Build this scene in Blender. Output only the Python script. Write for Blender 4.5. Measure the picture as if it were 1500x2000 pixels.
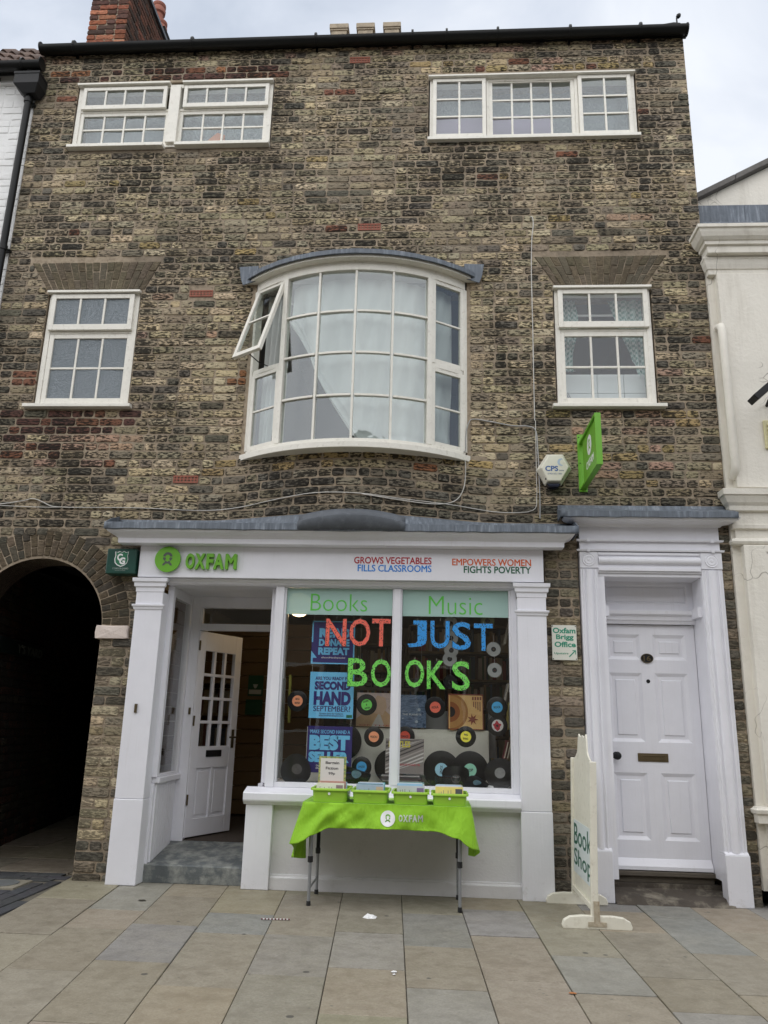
import bpy, bmesh, math, random
from mathutils import Vector, Matrix, noise as mnoise
random.seed(7)
R = math.radians
scene = bpy.context.scene
COL = scene.collection
for o in list(bpy.data.objects):
    bpy.data.objects.remove(o)

# ------------------------------------------------------------------ camera, sky, sun, exposure
cd = bpy.data.cameras.new('camera')
cam = bpy.data.objects.new('camera', cd); COL.objects.link(cam)
right = Vector((0.99802028, 0.05800472, 0.02430987)); up = Vector((-0.00835137, -0.260881, 0.96533484)); fwd = Vector((-0.06233596, 0.96362677, 0.25988011))
m = Matrix((right, up, -fwd)).transposed().to_4x4(); m.translation = Vector((0, -6.6, 1.2685))
cam.matrix_world = m
cd.sensor_fit = 'VERTICAL'; cd.sensor_height = 24.0; cd.lens = 1529.85 / 2000 * 24.0
cd.clip_start = 0.05; cd.clip_end = 500
scene.camera = cam

SUN_EL, SUN_AZ = R(50), R(205)          # azimuth measured clockwise from +Y; behind the camera, a little to the left
w = bpy.data.worlds.new('World'); scene.world = w; w.use_nodes = True
nt = w.node_tree; nt.nodes.clear()
N = nt.nodes.new; LK = nt.links.new
out = N('ShaderNodeOutputWorld'); bg = N('ShaderNodeBackground'); bg.inputs['Strength'].default_value = 0.0455
sky = N('ShaderNodeTexSky'); sky.sky_type = 'NISHITA'; sky.sun_disc = False; sky.sun_elevation = SUN_EL; sky.sun_rotation = SUN_AZ
tc = N('ShaderNodeTexCoord'); mp = N('ShaderNodeMapping'); mp.inputs['Scale'].default_value = (1.6, 1.6, 2.6); mp.inputs['Location'].default_value = (0.35, 0.2, 0.1)
n1 = N('ShaderNodeTexNoise'); n1.inputs['Scale'].default_value = 1.7; n1.inputs['Detail'].default_value = 6; n1.inputs['Roughness'].default_value = 0.52; n1.inputs['Distortion'].default_value = 0.5
rp = N('ShaderNodeValToRGB'); e = rp.color_ramp.elements
e[0].position = 0.32; e[0].color = (5.3, 6.0, 7.2, 1); e[1].position = 0.66; e[1].color = (9.6, 10.0, 10.7, 1)
k = e.new(0.48); k.color = (7.5, 8.1, 9.2, 1)
mx = N('ShaderNodeMix'); mx.data_type = 'RGBA'; mx.inputs['Factor'].default_value = 0.93
LK(tc.outputs['Generated'], mp.inputs['Vector']); LK(mp.outputs['Vector'], n1.inputs['Vector']); LK(n1.outputs['Fac'], rp.inputs['Fac'])
LK(sky.outputs['Color'], mx.inputs['A']); LK(rp.outputs['Color'], mx.inputs['B']); LK(mx.outputs['Result'], bg.inputs['Color']); LK(bg.outputs[0], out.inputs['Surface'])

sd = bpy.data.lights.new('sun', 'SUN'); sd.energy = 1.5; sd.angle = R(130); sd.color = (1.0, 0.965, 0.91)
sun = bpy.data.objects.new('sun', sd); COL.objects.link(sun)
sdir = Vector((math.sin(SUN_AZ) * math.cos(SUN_EL), math.cos(SUN_AZ) * math.cos(SUN_EL), math.sin(SUN_EL)))
sun.rotation_euler = sdir.to_track_quat('Z', 'Y').to_euler(); sun.location = (-2, -8, 12)
scene.view_settings.view_transform = 'Standard'; scene.view_settings.look = 'None'
scene.view_settings.exposure = 1.17; scene.view_settings.gamma = 1.0; scene.view_settings.use_curve_mapping = False
scene.cycles.max_bounces = 8; scene.cycles.transparent_max_bounces = 16; scene.cycles.caustics_reflective = False; scene.cycles.caustics_refractive = False

# ------------------------------------------------------------------ materials
def S(r, g, b, k=1.0):
    f = lambda c: ((c / 255 + 0.055) / 1.055) ** 2.4 if c > 10 else c / 255 / 12.92
    return (f(r) * k, f(g) * k, f(b) * k)

class NT:
    def __init__(s, name):
        s.m = bpy.data.materials.new(name); s.m.use_nodes = True
        s.t = s.m.node_tree; s.t.nodes.clear()
        s.out = s.n('ShaderNodeOutputMaterial'); s.p = s.n('ShaderNodeBsdfPrincipled'); s.l(s.p.outputs[0], s.out.inputs['Surface'])
        s.geo = s.n('ShaderNodeNewGeometry')
        s.pos = s.geo.outputs['Position']
    def n(s, t, **kw):
        x = s.t.nodes.new(t)
        for a, b in kw.items(): setattr(x, a, b)
        return x
    def l(s, a, b): s.t.links.new(a, b)
    def noise(s, scale, detail=4, rough=0.55, vec=None, dist=0.0):
        x = s.n('ShaderNodeTexNoise'); x.inputs['Scale'].default_value = scale; x.inputs['Detail'].default_value = detail
        x.inputs['Roughness'].default_value = rough; x.inputs['Distortion'].default_value = dist
        s.l(vec or s.pos, x.inputs['Vector']); return x.outputs['Fac']
    def scaled(s, sc):
        x = s.n('ShaderNodeMapping'); x.inputs['Scale'].default_value = sc; s.l(s.pos, x.inputs['Vector']); return x.outputs['Vector']
    def ramp(s, fac, pts):
        x = s.n('ShaderNodeValToRGB'); e = x.color_ramp.elements
        while len(e) < len(pts): e.new(0.5)
        for i, (p, c) in enumerate(pts):
            e[i].position = p; e[i].color = (c, c, c, 1) if isinstance(c, (int, float)) else (*c, 1)
        s.l(fac, x.inputs['Fac']); return x.outputs['Color']
    def mix(s, fac, a, b, mode='MIX'):
        x = s.n('ShaderNodeMix'); x.data_type = 'RGBA'; x.blend_type = mode
        for key, v in (('Factor', fac), ('A', a), ('B', b)):
            sock = x.inputs[key]
            if isinstance(v, (int, float)): sock.default_value = v
            elif isinstance(v, tuple): sock.default_value = (*v, 1)
            else: s.l(v, sock)
        return x.outputs['Result']
    def math(s, op, a, b=0.0):
        x = s.n('ShaderNodeMath', operation=op)
        for i, v in enumerate((a, b)):
            if isinstance(v, (int, float)): x.inputs[i].default_value = v
            else: s.l(v, x.inputs[i])
        return x.outputs[0]
    def attr(s, name='tone'):
        x = s.n('ShaderNodeAttribute'); x.attribute_name = name; return x.outputs['Color']
    def bump(s, h, strength=0.3, dist=0.01):
        x = s.n('ShaderNodeBump'); x.inputs['Strength'].default_value = strength; x.inputs['Distance'].default_value = dist
        s.l(h, x.inputs['Height']); s.l(x.outputs[0], s.p.inputs['Normal'])
    def base(s, c):
        if isinstance(c, tuple): s.p.inputs['Base Color'].default_value = (*c, 1)
        else: s.l(c, s.p.inputs['Base Color'])
    def rough(s, r):
        if isinstance(r, (int, float)): s.p.inputs['Roughness'].default_value = r
        else: s.l(r, s.p.inputs['Roughness'])

_pm = {}
def pm(name, color=None, rough=0.6, var=0.18, scale=7.0, bump=0.12, bscale=90.0, metal=0.0, dirt=None, damt=0.0, dscale=14.0, spec=0.5, stretch=None):
    """painted or plain surface: base colour, gentle variation, optional dirt patches; colour None reads the 'tone' attribute"""
    if name in _pm: return _pm[name]
    t = NT(name)
    c = color if color is not None else t.attr()
    vec = t.scaled(stretch) if stretch else None
    v = t.ramp(t.noise(scale, 5, 0.6, vec), [(0.25, 1 - var), (0.75, 1.0)])
    col = t.mix(1.0, c, v, 'MULTIPLY')
    if dirt:
        d = t.ramp(t.noise(dscale, 7, 0.65, vec), [(0.62 - damt * 0.3, 0.0), (0.72, min(1, damt * 1.6))])
        col = t.mix(d, col, dirt)
    t.base(col); t.rough(rough); t.p.inputs['Metallic'].default_value = metal; t.p.inputs['Specular IOR Level'].default_value = spec
    if bump: t.bump(t.noise(bscale, 5, 0.6), bump, 0.01)
    _pm[name] = t.m
    return t.m

def glass_mat(name, ior=1.75, tint=(0.93, 0.96, 0.95), rough=0.0, wav=0.0, fog=None):
    t = NT(name); t.t.nodes.remove(t.p)
    tr = t.n('ShaderNodeBsdfTransparent'); tr.inputs[0].default_value = (*tint, 1)
    gl = t.n('ShaderNodeBsdfGlossy'); gl.inputs['Roughness'].default_value = rough; gl.inputs['Color'].default_value = (0.95, 0.97, 1, 1)
    f0 = ((ior - 1) / (ior + 1)) ** 2; fr = t.n('ShaderNodeLayerWeight')   # Schlick, the same from either side of the pane
    frv = t.math('ADD', t.math('MULTIPLY', t.math('POWER', fr.outputs['Facing'], 5.0), 1 - f0), f0)
    mxs = t.n('ShaderNodeMixShader'); t.l(frv, mxs.inputs[0])
    if wav:
        b = t.n('ShaderNodeBump'); b.inputs['Strength'].default_value = wav; b.inputs['Distance'].default_value = 0.02
        t.l(t.noise(5.0, 2), b.inputs['Height']); t.l(b.outputs[0], gl.inputs['Normal']); t.l(b.outputs[0], fr.inputs['Normal'])
    body = tr.outputs[0]
    if fog:
        df = t.n('ShaderNodeBsdfDiffuse'); df.inputs[0].default_value = (*fog[0], 1)
        mf = t.n('ShaderNodeMixShader'); mf.inputs[0].default_value = fog[1]
        t.l(tr.outputs[0], mf.inputs[1]); t.l(df.outputs[0], mf.inputs[2]); body = mf.outputs[0]
    t.l(body, mxs.inputs[1]); t.l(gl.outputs[0], mxs.inputs[2]); t.l(mxs.outputs[0], t.out.inputs['Surface'])
    return t, t.m

M = {}
def brick_material(name, soot_shade=0.5, light=1.0):
    t = NT(name); tone = t.attr()
    sv = t.scaled((0.72, 1.0, 2.3))
    blot = t.noise(30, 6, 0.62, sv); fine = t.noise(120, 4, 0.7); big = t.noise(1.3, 5, 0.65)
    # pale weathered skin, then soot blotches stretched to paint in bed-joint shadow too, heavier where the broad noise says so
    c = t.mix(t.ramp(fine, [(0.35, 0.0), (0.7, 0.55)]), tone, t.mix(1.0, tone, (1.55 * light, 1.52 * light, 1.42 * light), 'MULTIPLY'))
    thr = t.math('ADD', blot, t.math('MULTIPLY', t.math('SUBTRACT', big, 0.5), -0.55))
    d = t.ramp(thr, [(0.455, 1.0), (0.545, 0.0)])
    c = t.mix(t.math('MULTIPLY', d, soot_shade), c, (0.016, 0.0145, 0.012))
    pale = t.ramp(t.noise(60, 6, 0.7), [(0.66, 0.0), (0.76, 0.5)])
    c = t.mix(pale, c, t.mix(0.5, tone, (0.42, 0.37, 0.27)))
    t.base(c); t.rough(0.92); t.p.inputs['Specular IOR Level'].default_value = 0.2
    h = t.math('ADD', t.math('MULTIPLY', blot, 1.0), t.math('MULTIPLY', fine, 0.5))
    t.bump(h, 0.9, 0.012)
    return t.m
M['brick'] = brick_material('weathered_brick', 0.92)
M['brick_red'] = brick_material('red_stack_brick', 0.5)
M['brick_low'] = brick_material('street_level_brick', 0.62)
M['gauged'] = brick_material('rubbed_arch_brick', 0.40)
M['brick_dark'] = brick_material('shaded_passage_brick', 0.9, 0.55)  # darker copy: the passage's shade is put into the brick colour

t = NT('lime_mortar')
c = t.ramp(t.noise(26, 7, 0.65), [(0.28, (0.15, 0.118, 0.084)), (0.46, (0.33, 0.265, 0.19)), (0.75, (0.44, 0.36, 0.27))])
c = t.mix(t.ramp(t.noise(1.5, 5), [(0.42, 0.0), (0.66, 0.55)]), c, (0.05, 0.043, 0.035))
t.base(c); t.rough(0.95); t.bump(t.noise(120, 6, 0.7), 0.7, 0.008); M['mortar'] = t.m

WH = (0.80, 0.80, 0.85)
t = NT('lilac_white_gloss_paint')
c = t.mix(1.0, WH, t.ramp(t.noise(4, 5, 0.6), [(0.25, 0.92), (0.75, 1.0)]), 'MULTIPLY')
sep = t.n('ShaderNodeSeparateXYZ'); t.l(t.pos, sep.inputs[0])
spl = t.math('SUBTRACT', t.noise(13, 7, 0.72), t.math('MULTIPLY', sep.outputs['Z'], 0.55))     # splashed street dirt, dying out by knee height
c = t.mix(t.ramp(spl, [(0.52, 0.0), (0.66, 0.35)]), c, (0.30, 0.27, 0.23))
c = t.mix(t.ramp(t.noise(24, 8, 0.75), [(0.69, 0.0), (0.74, 0.35)]), c, (0.42, 0.40, 0.38))
c = t.mix(t.ramp(t.noise(1.0, 6, 0.6, t.scaled((30, 30, 1.6))), [(0.58, 0.0), (0.78, 0.22)]), c, (0.50, 0.48, 0.46))
t.base(c); t.rough(t.ramp(t.noise(9, 4), [(0.3, 0.30), (0.7, 0.48)]))
t.bump(t.math('ADD', t.noise(1.0, 4, 0.6, t.scaled((55, 55, 4))), t.math('MULTIPLY', t.noise(45, 4), 0.5)), 0.16, 0.008); M['paint'] = t.m
M['paint_grey'] = pm('grey_white_wall_paint', (0.70, 0.69, 0.70), 0.55, 0.10, 4, 0.22, 60, dirt=(0.34, 0.33, 0.32), damt=0.12)
M['cream_paint'] = pm('cream_window_paint', (0.80, 0.775, 0.70), 0.45, 0.12, 9, 0.15, 70, dirt=(0.30, 0.26, 0.19), damt=0.22, dscale=30)
t = NT('cream_stucco')
c = t.mix(1.0, (0.80, 0.765, 0.685), t.ramp(t.noise(2.2, 6, 0.62), [(0.25, 0.88), (0.75, 1.0)]), 'MULTIPLY')
c = t.mix(t.ramp(t.noise(1.0, 7, 0.65, t.scaled((9, 9, 0.9))), [(0.53, 0.0), (0.74, 0.42)]), c, (0.44, 0.40, 0.33))      # rain streaks
vo = t.n('ShaderNodeTexVoronoi'); vo.feature = 'DISTANCE_TO_EDGE'; vo.inputs['Scale'].default_value = 0.9
wp = t.n('ShaderNodeVectorMath', operation='ADD'); nz = t.n('ShaderNodeTexNoise'); nz.inputs['Scale'].default_value = 3.0; t.l(t.pos, nz.inputs['Vector']); t.l(t.pos, wp.inputs[0]); t.l(nz.outputs['Color'], wp.inputs[1]); t.l(wp.outputs[0], vo.inputs['Vector'])
crk = t.math('MULTIPLY', t.ramp(vo.outputs['Distance'], [(0.0, 0.8), (0.006, 0.0)]), t.ramp(t.noise(1.4, 3), [(0.5, 0.0), (0.56, 1.0)]))
c = t.mix(crk, c, (0.16, 0.13, 0.10))
t.base(c); t.rough(0.78); t.bump(t.noise(26, 6, 0.65), 0.45, 0.012); M['stucco'] = t.m
M['whitewash'] = pm('white_masonry_paint', (0.80, 0.80, 0.79), 0.7, 0.10, 4, 0.4, 45, dirt=(0.45, 0.44, 0.42), damt=0.12)
M['black_plastic'] = pm('black_gutter_plastic', (0.006, 0.0065, 0.0065), 0.42, 0.3, 6, 0.03, spec=0.25)
M['black_iron'] = pm('black_cast_iron', (0.012, 0.0125, 0.014), 0.5, 0.3, 12, 0.15, spec=0.3)
t = NT('lead_sheet')
sv = t.scaled((22, 22, 2.2))
c = t.ramp(t.noise(1.6, 6, 0.65, sv), [(0.28, (0.075, 0.088, 0.105)), (0.55, (0.15, 0.175, 0.21)), (0.74, (0.34, 0.37, 0.41))])
c = t.mix(t.ramp(t.noise(3, 5), [(0.4, 0.0), (0.7, 0.7)]), c, (0.10, 0.115, 0.135))
t.base(c); t.rough(0.62); t.p.inputs['Metallic'].default_value = 0.15; t.bump(t.noise(14, 4), 0.25, 0.02); M['lead'] = t.m
M['lead_dark'] = pm('weathered_dark_lead', (0.115, 0.128, 0.148), 0.6, 0.35, 9, 0.2, 20, dirt=(0.20, 0.22, 0.25), damt=0.25)
# flagstone: tone attribute, worn blotches, scratches, dark spots of gum
t = NT('york_stone_flag'); tone = t.attr()
c = t.mix(t.ramp(t.noise(1.7, 6, 0.62), [(0.3, 0.0), (0.7, 1.0)]), tone, t.mix(0.55, tone, (0.288, 0.262, 0.205)))
c = t.mix(t.ramp(t.noise(3.1, 7, 0.65, None, 0.6), [(0.50, 0.0), (0.60, 0.45)]), c, t.mix(1.0, tone, (0.74, 0.72, 0.68), 'MULTIPLY'))
c = t.mix(t.ramp(t.noise(9, 8, 0.7), [(0.32, 0.8), (0.55, 0.0)]), c, t.mix(1.0, tone, (0.62, 0.60, 0.57), 'MULTIPLY'))
c = t.mix(t.ramp(t.noise(70, 4, 0.7), [(0.36, 0.6), (0.6, 0.0)]), c, t.mix(1.0, tone, (0.7, 0.68, 0.64), 'MULTIPLY'))
vo = t.n('ShaderNodeTexVoronoi'); vo.inputs['Scale'].default_value = 3.2; t.l(t.pos, vo.inputs['Vector'])
c = t.mix(t.ramp(vo.outputs['Distance'], [(0.050, 0.8), (0.064, 0.0)]), c, (0.055, 0.052, 0.047))
vo2 = t.n('ShaderNodeTexVoronoi'); vo2.inputs['Scale'].default_value = 9.1; t.l(t.pos, vo2.inputs['Vector'])
c = t.mix(t.ramp(vo2.outputs['Distance'], [(0.06, 0.5), (0.085, 0.0)]), c, (0.10, 0.095, 0.085))
t.base(c); t.rough(t.ramp(t.noise(12, 4), [(0.3, 0.55), (0.7, 0.8)])); t.bump(t.math('ADD', t.noise(40, 6, 0.65), t.math('MULTIPLY', t.noise(7, 4), 0.6)), 0.30, 0.012); M['flag'] = t.m
M['joint'] = pm('sandy_joint', (0.145, 0.13, 0.10), 0.95, 0.4, 20, 0.5, 60)
M['asphalt'] = pm('asphalt', (0.05, 0.05, 0.05), 0.9, 0.3, 20, 0.5, 120)
M['sett'] = pm('dark_block_paver', None, 0.8, 0.35, 20, 0.4, 60)
M['roof'] = pm('dark_roof_slate', (0.06, 0.06, 0.065), 0.7)
M['tile'] = pm('brown_pantile', None, 0.75, 0.4, 9, 0.3, 40, dirt=(0.05, 0.045, 0.035), damt=0.4, dscale=14)
M['terracotta'] = pm('terracotta', (0.33, 0.115, 0.075), 0.8, 0.3, 20, 0.3, 60, dirt=(0.12, 0.06, 0.05), damt=0.3)
M['impost'] = pm('pinkish_limestone', (0.74, 0.64, 0.58), 0.8, 0.15, 14, 0.8, 30, dirt=(0.25, 0.17, 0.12), damt=0.10, dscale=24)
M['concrete'] = pm('worn_painted_concrete', (0.125, 0.14, 0.145), 0.7, 0.35, 6, 0.4, 50, dirt=(0.33, 0.34, 0.31), damt=0.6, dscale=9)
M['stepstone'] = pm('worn_step_stone', (0.085, 0.07, 0.055), 0.9, 0.4, 9, 0.6, 40, dirt=(0.40, 0.36, 0.28), damt=0.45, dscale=5)
M['oldwood'] = pm('weathered_timber_sill', (0.13, 0.11, 0.085), 0.85, 0.45, 10, 0.4, 60, stretch=(1, 12, 12))
M['dark'] = pm('darkness_black', (0.006, 0.006, 0.006), 0.9, 0.1, 5, 0)  # near-black standing in for the darkness of holes and the passage
M['green'] = pm('lime_green_enamel', (0.15, 0.42, 0.028), 0.4, 0.08, 6, 0.03)
M['green_leaf'] = pm('fresh_green_vinyl', (0.17, 0.56, 0.10), 0.45, 0.05, 6, 0)
M['tub'] = pm('lime_green_plastic', (0.35, 0.61, 0.055), 0.35, 0.08, 10, 0.06, 30)
M['white'] = pm('white_print', (0.78, 0.78, 0.78), 0.6, 0.04, 6, 0)
M['ivory'] = pm('ivory_board_paint', (0.80, 0.77, 0.66), 0.45, 0.10, 8, 0.1, 60, dirt=(0.34, 0.28, 0.19), damt=0.22, dscale=22)
M['navy'] = pm('navy_print', (.028, .018, .16), 0.5, 0.08, 6, 0)
M['skyblue'] = pm('light_blue_print', (.17, .56, .90), 0.5, 0.06, 6, 0)
M['black'] = pm('black_ink', (0.012, 0.012, 0.013), 0.5, 0.1, 6, 0)
M['wall_in'] = pm('cream_interior_wall', (0.62, 0.57, 0.44), 0.8, 0.1, 4, 0.1)
M['room'] = pm('dim_room_plaster', (0.20, 0.19, 0.18), 0.9, 0.1, 4, 0)
M['slat'] = pm('honey_slatwall', (0.16, 0.10, 0.042), 0.6, 0.25, 6, 0.1, 60)
M['floor_in'] = pm('dark_brown_carpet', (0.06, 0.045, 0.035), 0.95, 0.3, 20, 0.3)
M['shelf'] = pm('dark_timber_shelf', (0.11, 0.08, 0.05), 0.7, 0.3, 10, 0.1)
M['tone'] = pm('printed_paper', None, 0.55, 0.14, 20, 0.05, 60)
M['page'] = pm('book_page_edge', (0.62, 0.57, 0.46), 0.9, 0.3, 60, 0.2, 200)
M['steel'] = pm('grey_powdercoat_steel', (0.30, 0.31, 0.32), 0.4, 0.1, 10, 0.03, metal=0.4)
M['brass'] = pm('dull_brass', (0.14, 0.105, 0.055), 0.5, 0.3, 12, 0.1, metal=0.6)
M['cable'] = pm('white_plastic_cable', (0.66, 0.64, 0.60), 0.5, 0.3, 12, 0)
M['cable_grey'] = pm('grey_weathered_cable', (0.46, 0.46, 0.46), 0.6, 0.3, 12, 0)
M['dkgreen'] = pm('bottle_green_plastic', (0.008, 0.062, 0.045), 0.35, 0.25, 9, 0.04, dirt=(0.02, 0.03, 0.02), damt=0.2)
M['midgreen'] = pm('mid_green_print', (0.015, 0.16, 0.075), 0.45, 0.15, 9, 0)
t, M['glass'] = glass_mat('window_glass', 1.72, wav=0.03)
t, M['clear_glass'] = glass_mat('clear_sash_glass', 1.46, (.96, .97, .97), wav=0.02)
t, M['old_glass'] = glass_mat('old_wavy_glass', 1.75, wav=0.05)
t, M['shop_glass'] = glass_mat('shop_plate_glass', 1.52, (.985, .99, .985), wav=0.02)
t, M['frost'] = glass_mat('obscured_glass', 1.5, (0.8, 0.85, 0.88), 0.12, fog=((0.25, 0.285, 0.31), 0.72))
vo = t.n('ShaderNodeTexVoronoi'); vo.feature = 'DISTANCE_TO_EDGE'; vo.inputs['Scale'].default_value = 50; t.l(t.pos, vo.inputs['Vector'])
b = t.n('ShaderNodeBump'); b.inputs['Strength'].default_value = 0.55; b.inputs['Distance'].default_value = 0.008
t.l(t.ramp(vo.outputs['Distance'], [(0.0, 0.0), (0.14, 1.0)]), b.inputs['Height'])
for nd in t.t.nodes:
    if nd.type in ('BSDF_GLOSSY', 'BSDF_DIFFUSE'): t.l(b.outputs[0], nd.inputs['Normal'])
t, M['vinyl_frost'] = glass_mat('frosted_vinyl_band', 1.45, (0.8, 0.9, 0.88), 0.25, fog=((0.42, 0.60, 0.555), 0.88))

def cloth_mat(name, color, trans=0.35, lace=0.0, rough=0.9):
    t = NT(name); t.t.nodes.remove(t.p)
    d = t.n('ShaderNodeBsdfDiffuse'); tl = t.n('ShaderNodeBsdfTranslucent')
    c = color if isinstance(color, tuple) else color(t)
    for nd in (d, tl):
        if isinstance(c, tuple): nd.inputs[0].default_value = (*c, 1)
        else: t.l(c, nd.inputs[0])
    a = t.n('ShaderNodeMixShader'); a.inputs[0].default_value = trans; t.l(d.outputs[0], a.inputs[1]); t.l(tl.outputs[0], a.inputs[2]); o = a.outputs[0]
    if lace:
        tr = t.n('ShaderNodeBsdfTransparent'); b2 = t.n('ShaderNodeMixShader')
        wv = t.ramp(t.noise(26, 3, 0.5, dist=2.5), [(0.44, lace), (0.50, 0.06), (0.56, lace)])
        t.l(wv, b2.inputs[0]); t.l(o, b2.inputs[1]); t.l(tr.outputs[0], b2.inputs[2]); o = b2.outputs[0]
    t.l(o, t.out.inputs['Surface']); return t.m
M['voile'] = cloth_mat('white_voile_cloth', (0.74, 0.75, 0.74), 0.3)
M['lace'] = cloth_mat('white_lace_net', (0.66, 0.70, 0.73), 0.3, 0.62)
M['net'] = cloth_mat('white_plain_net', (0.42, 0.46, 0.50), 0.3, 0.45)
M['lilac'] = cloth_mat('lilac_blind_cloth', (0.44, 0.35, 0.50), 0.3)
def gingham(t):
    x = t.n('ShaderNodeTexChecker'); x.inputs['Scale'].default_value = 38; x.inputs['Color1'].default_value = (0.26, 0.42, 0.38, 1); x.inputs['Color2'].default_value = (0.55, 0.66, 0.63, 1)
    t.l(t.pos, x.inputs['Vector']); return x.outputs['Color']
M['gingham'] = cloth_mat('green_gingham_cloth', gingham, 0.2)
t = NT('lime_tablecloth_fabric')
t.base(t.mix(1.0, (0.265, 0.545, 0.012), t.ramp(t.noise(4, 4), [(0.3, 0.86), (0.7, 1.0)]), 'MULTIPLY')); t.rough(0.75); t.p.inputs['Sheen Weight'].default_value = 0.15; t.bump(t.math('ADD', t.noise(7, 3, 0.5), t.math('MULTIPLY', t.noise(1.0, 3, 0.5, t.scaled((16, 16, 5)), 1.2), 0.8)), 0.55, 0.03); M['cloth'] = t.m
# black vinyl with grooves seen as fine relief around the record's own centre
t = NT('black_vinyl_record')
tcn = t.n('ShaderNodeTexCoord'); wv = t.n('ShaderNodeTexWave'); wv.wave_type = 'RINGS'; wv.rings_direction = 'Y'; wv.inputs['Scale'].default_value = 60
t.l(tcn.outputs['Object'], wv.inputs['Vector']); t.base((0.010, 0.010, 0.011)); t.rough(0.30); t.bump(wv.outputs['Fac'], 0.15, 0.004); M['vinyl'] = t.m
t = NT('silver_disc'); t.base((0.42, 0.44, 0.44)); t.rough(0.35); t.p.inputs['Metallic'].default_value = 0.35; M['cd'] = t.m
def note_mat(name, col):
    t = NT(name)
    v1 = t.n('ShaderNodeTexVoronoi'); v1.inputs['Scale'].default_value = 58; t.l(t.pos, v1.inputs['Vector'])
    rot = t.n('ShaderNodeMapping'); rot.inputs['Rotation'].default_value = (0, R(38), 0); rot.inputs['Scale'].default_value = (110, 110, 26); t.l(t.pos, rot.inputs['Vector'])
    v2 = t.n('ShaderNodeTexVoronoi'); v2.inputs['Scale'].default_value = 1; t.l(rot.outputs[0], v2.inputs['Vector'])
    a = t.ramp(v1.outputs['Distance'], [(0.24, 1.0), (0.30, 0.0)]); b = t.ramp(v2.outputs['Distance'], [(0.17, 1.0), (0.24, 0.0)])
    t.base(t.mix(t.math('MAXIMUM', a, b), col, (0.012, 0.014, 0.02))); t.rough(0.55); return t.m
M['note_coral'] = note_mat('coral_music_print', S(238, 105, 88, 1.25)); M['note_blue'] = note_mat('blue_music_print', S(45, 150, 228, 1.25)); M['note_green'] = note_mat('green_music_print', S(118, 214, 88, 1.25))
def art_mat(name, cols, scale=7, dist=1.5, stretch=(1, 1, 1)):
    t = NT(name); n = len(cols)
    t.base(t.ramp(t.noise(scale, 5, 0.6, t.scaled(stretch), dist), [(0.28 + 0.44 * i / (n - 1), c) for i, c in enumerate(cols)])); t.rough(0.45); return t.m

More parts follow.
